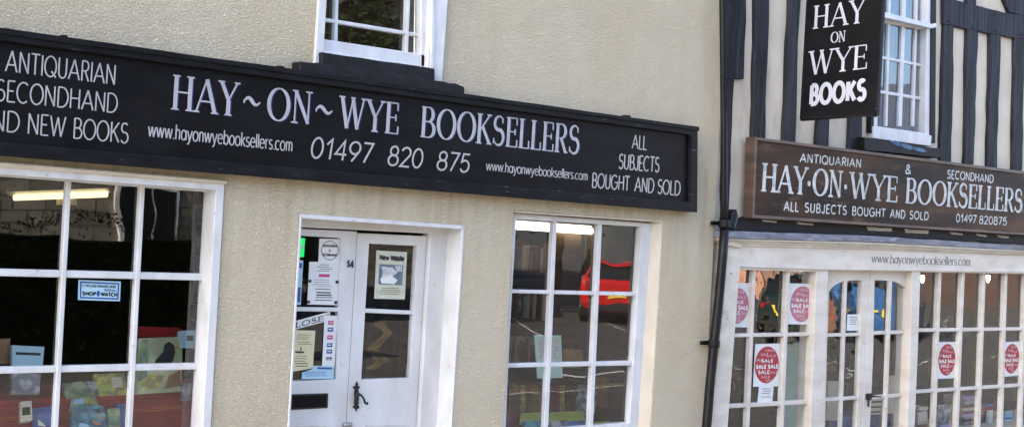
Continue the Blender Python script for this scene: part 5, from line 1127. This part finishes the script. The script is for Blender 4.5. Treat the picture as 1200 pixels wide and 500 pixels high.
bld('pink_building', 'low pink washed building at far end of the car park', 42, 60, -34, -27, 3.2, 4.6, 'pinkwall', [(43.5+i*3.5, .9, 1.1, 1.2) for i in range(5)])
pbk = mir(1078, 100, 46)
bld('brick_house', 'red brick gabled house beyond the car park', pbk.x+.4, pbk.x+9, pbk.y-7, pbk.y, 6.0, 8.4, 'brick', [(pbk.x+2, 3.6, 1.0, 1.3)], along='y')
bld('added_house', 'tall stone house added behind the trees', 12, 27, -36, -29, 9.5, 12.5, 'stone', [(14+i*3, z, 1.0, 1.4) for i in range(4) for z in (3.3, 6.2)])  # unseen house added to close bright sky gaps in the upper window reflection
bld('cottage', 'cream cottage down the street to the right', 56, 66, -16, -9, 3.6, 5.2, 'infill', [(57.5+i*2.6, .9, 1, 1.2) for i in range(3)])
hd = MB(); rnd = random.Random(3)  # added mass, near-black in place of building shadow reflected in the left window
for i in range(12000):
    xx = rnd.uniform(-8, 9.4); t = rnd.random(); zz = rnd.uniform(-.1, 1.7+.12*math.sin(xx*2.1)+.1*math.sin(xx*5.3)); yy = -9.4+rnd.uniform(-.05, .12) if t < .7 else rnd.uniform(-10.3, -9.4)
    if t >= .7: zz = 1.67+.12*math.sin(xx*2.1)+rnd.uniform(0, .16)
    s = rnd.uniform(.014, .034); a = Vector((rnd.uniform(-1, 1), rnd.uniform(-1, 1), rnd.uniform(-1, 1))).normalized()*s; c = a.cross(Vector((rnd.uniform(-1, 1), rnd.uniform(-1, 1), rnd.uniform(-1, 1)))).normalized()*s
    p = Vector((xx, yy, zz)); hd.add([p-a, p-c*.5, p+a, p+c*.5], [(0, 1, 2, 3)])
hd.box(-8, 9.4, -10.25, -9.45, -.12, 1.6)
tag(hd.obj('shade_hedge', 'shade_hedge'), 'added near-black hedge across the street', 'shade_hedge')
def tree(x_, y_, hh, cr, label, seed):
    r_ = random.Random(seed); root = thing('tree', label, 'tree', loc=(x_, y_, -.12))
    b = MB(); b.tube([(x_, y_, -.15), (x_+.05, y_, hh*.25), (x_-.05, y_+.05, hh*.5), (x_, y_, hh*.85)], [.24, .19, .12, .03], 8)
    tips = []
    for k in range(9):
        a = k*2.4; z0 = hh*(.3+.05*k); q_ = Vector((x_+math.cos(a)*cr*.6, y_+math.sin(a)*cr*.6, z0+hh*.15)); b.tube([(x_, y_, z0), tuple(Vector((x_, y_, z0)).lerp(q_, .5)+Vector((0, 0, .1))), tuple(q_)], [.08, .05, .02], 6); tips.append(q_)
    b.obj('trunk', 'bark', root)
    m = MB(); cl = tips+[Vector((x_+r_.gauss(0, cr*.42), y_+r_.gauss(0, cr*.42), hh*.66+r_.gauss(0, hh*.14))) for _ in range(26)]
    for c_ in cl:
        for _ in range(150):
            p = c_+Vector((r_.gauss(0, cr*.17), r_.gauss(0, cr*.17), r_.gauss(0, cr*.13))); s = r_.uniform(.06, .13)
            a = Vector((r_.uniform(-1, 1), r_.uniform(-1, 1), r_.uniform(-.6, .6))).normalized()*s; d = a.cross(Vector((r_.uniform(-1, 1), r_.uniform(-1, 1), r_.uniform(-1, 1)))).normalized()*s*.6
            m.add([p-a, p-d, p+a, p+d], [(0, 1, 2, 3)])
    m.obj('crown', 'leaf', root)
tree(15.6, -18.5, 9.6, 3.3, 'broad leafy tree by the car park entrance', 2)
tree(16.5, -23, 11, 4.0, 'very tall tree behind the broad one', 8)
tree(20.5, -24, 8.0, 3.0, 'rounded tree at the back of the car park', 4)
tree(29.5, -25.5, 6.5, 2.8, 'bushy tree to the left of the pink building', 9)
tree(34.5, -29, 7.0, 3.0, 'low spreading tree in front of the pink building', 10)
tree(25.5, -27, 7.2, 2.8, 'smaller tree beside the pink building', 5)
# ================================================================== LIGHT, SKY, CAMERA
w = bpy.data.worlds.new('World'); sc.world = w; w.use_nodes = True
nt = w.node_tree; nt.nodes.clear()
SUN_EL, SUN_AZ = 33.0, -80.0    # azimuth measured from +Y (behind the shops) towards +X
sky = nt.nodes.new('ShaderNodeTexSky'); sky.sky_type = 'NISHITA'; sky.sun_disc = False; sky.sun_elevation = rad(SUN_EL); sky.sun_rotation = rad(SUN_AZ)
sky.air_density = .75; sky.dust_density = 2.6; sky.ozone_density = 1.0
bg = nt.nodes.new('ShaderNodeBackground'); bg.inputs[1].default_value = .13; o = nt.nodes.new('ShaderNodeOutputWorld')
nt.links.new(sky.outputs[0], bg.inputs[0]); nt.links.new(bg.outputs[0], o.inputs[0])
sd = bpy.data.lights.new('sun', 'SUN'); sd.energy = 4.4; sd.angle = rad(.5); sd.color = (1, .91, .78)
so = bpy.data.objects.new('sun', sd); COL.objects.link(so)
dirv = Vector((math.sin(rad(SUN_AZ))*math.cos(rad(SUN_EL)), math.cos(rad(SUN_AZ))*math.cos(rad(SUN_EL)), math.sin(rad(SUN_EL))))
so.rotation_euler = dirv.to_track_quat('Z', 'Y').to_euler()
cd = bpy.data.cameras.new('camera'); co = bpy.data.objects.new('camera', cd); COL.objects.link(co)
cd.sensor_fit = 'HORIZONTAL'; cd.sensor_width = 36; cd.lens = 36*F/1200; cd.clip_end = 1000; cd.clip_start = .05
mw_ = Matrix(((RT.x, UP.x, -fw.x, CAM.x), (RT.y, UP.y, -fw.y, CAM.y), (RT.z, UP.z, -fw.z, CAM.z), (0, 0, 0, 1)))
co.matrix_world = mw_; sc.camera = co
sc.view_settings.view_transform = 'Standard'; sc.view_settings.look = 'None'; sc.view_settings.exposure = 2.7; sc.view_settings.gamma = 1
sc.cycles.max_bounces = 8; sc.cycles.transparent_max_bounces = 16; sc.cycles.sample_clamp_indirect = 6
try: sc.cycles.use_denoising = True
except Exception: pass
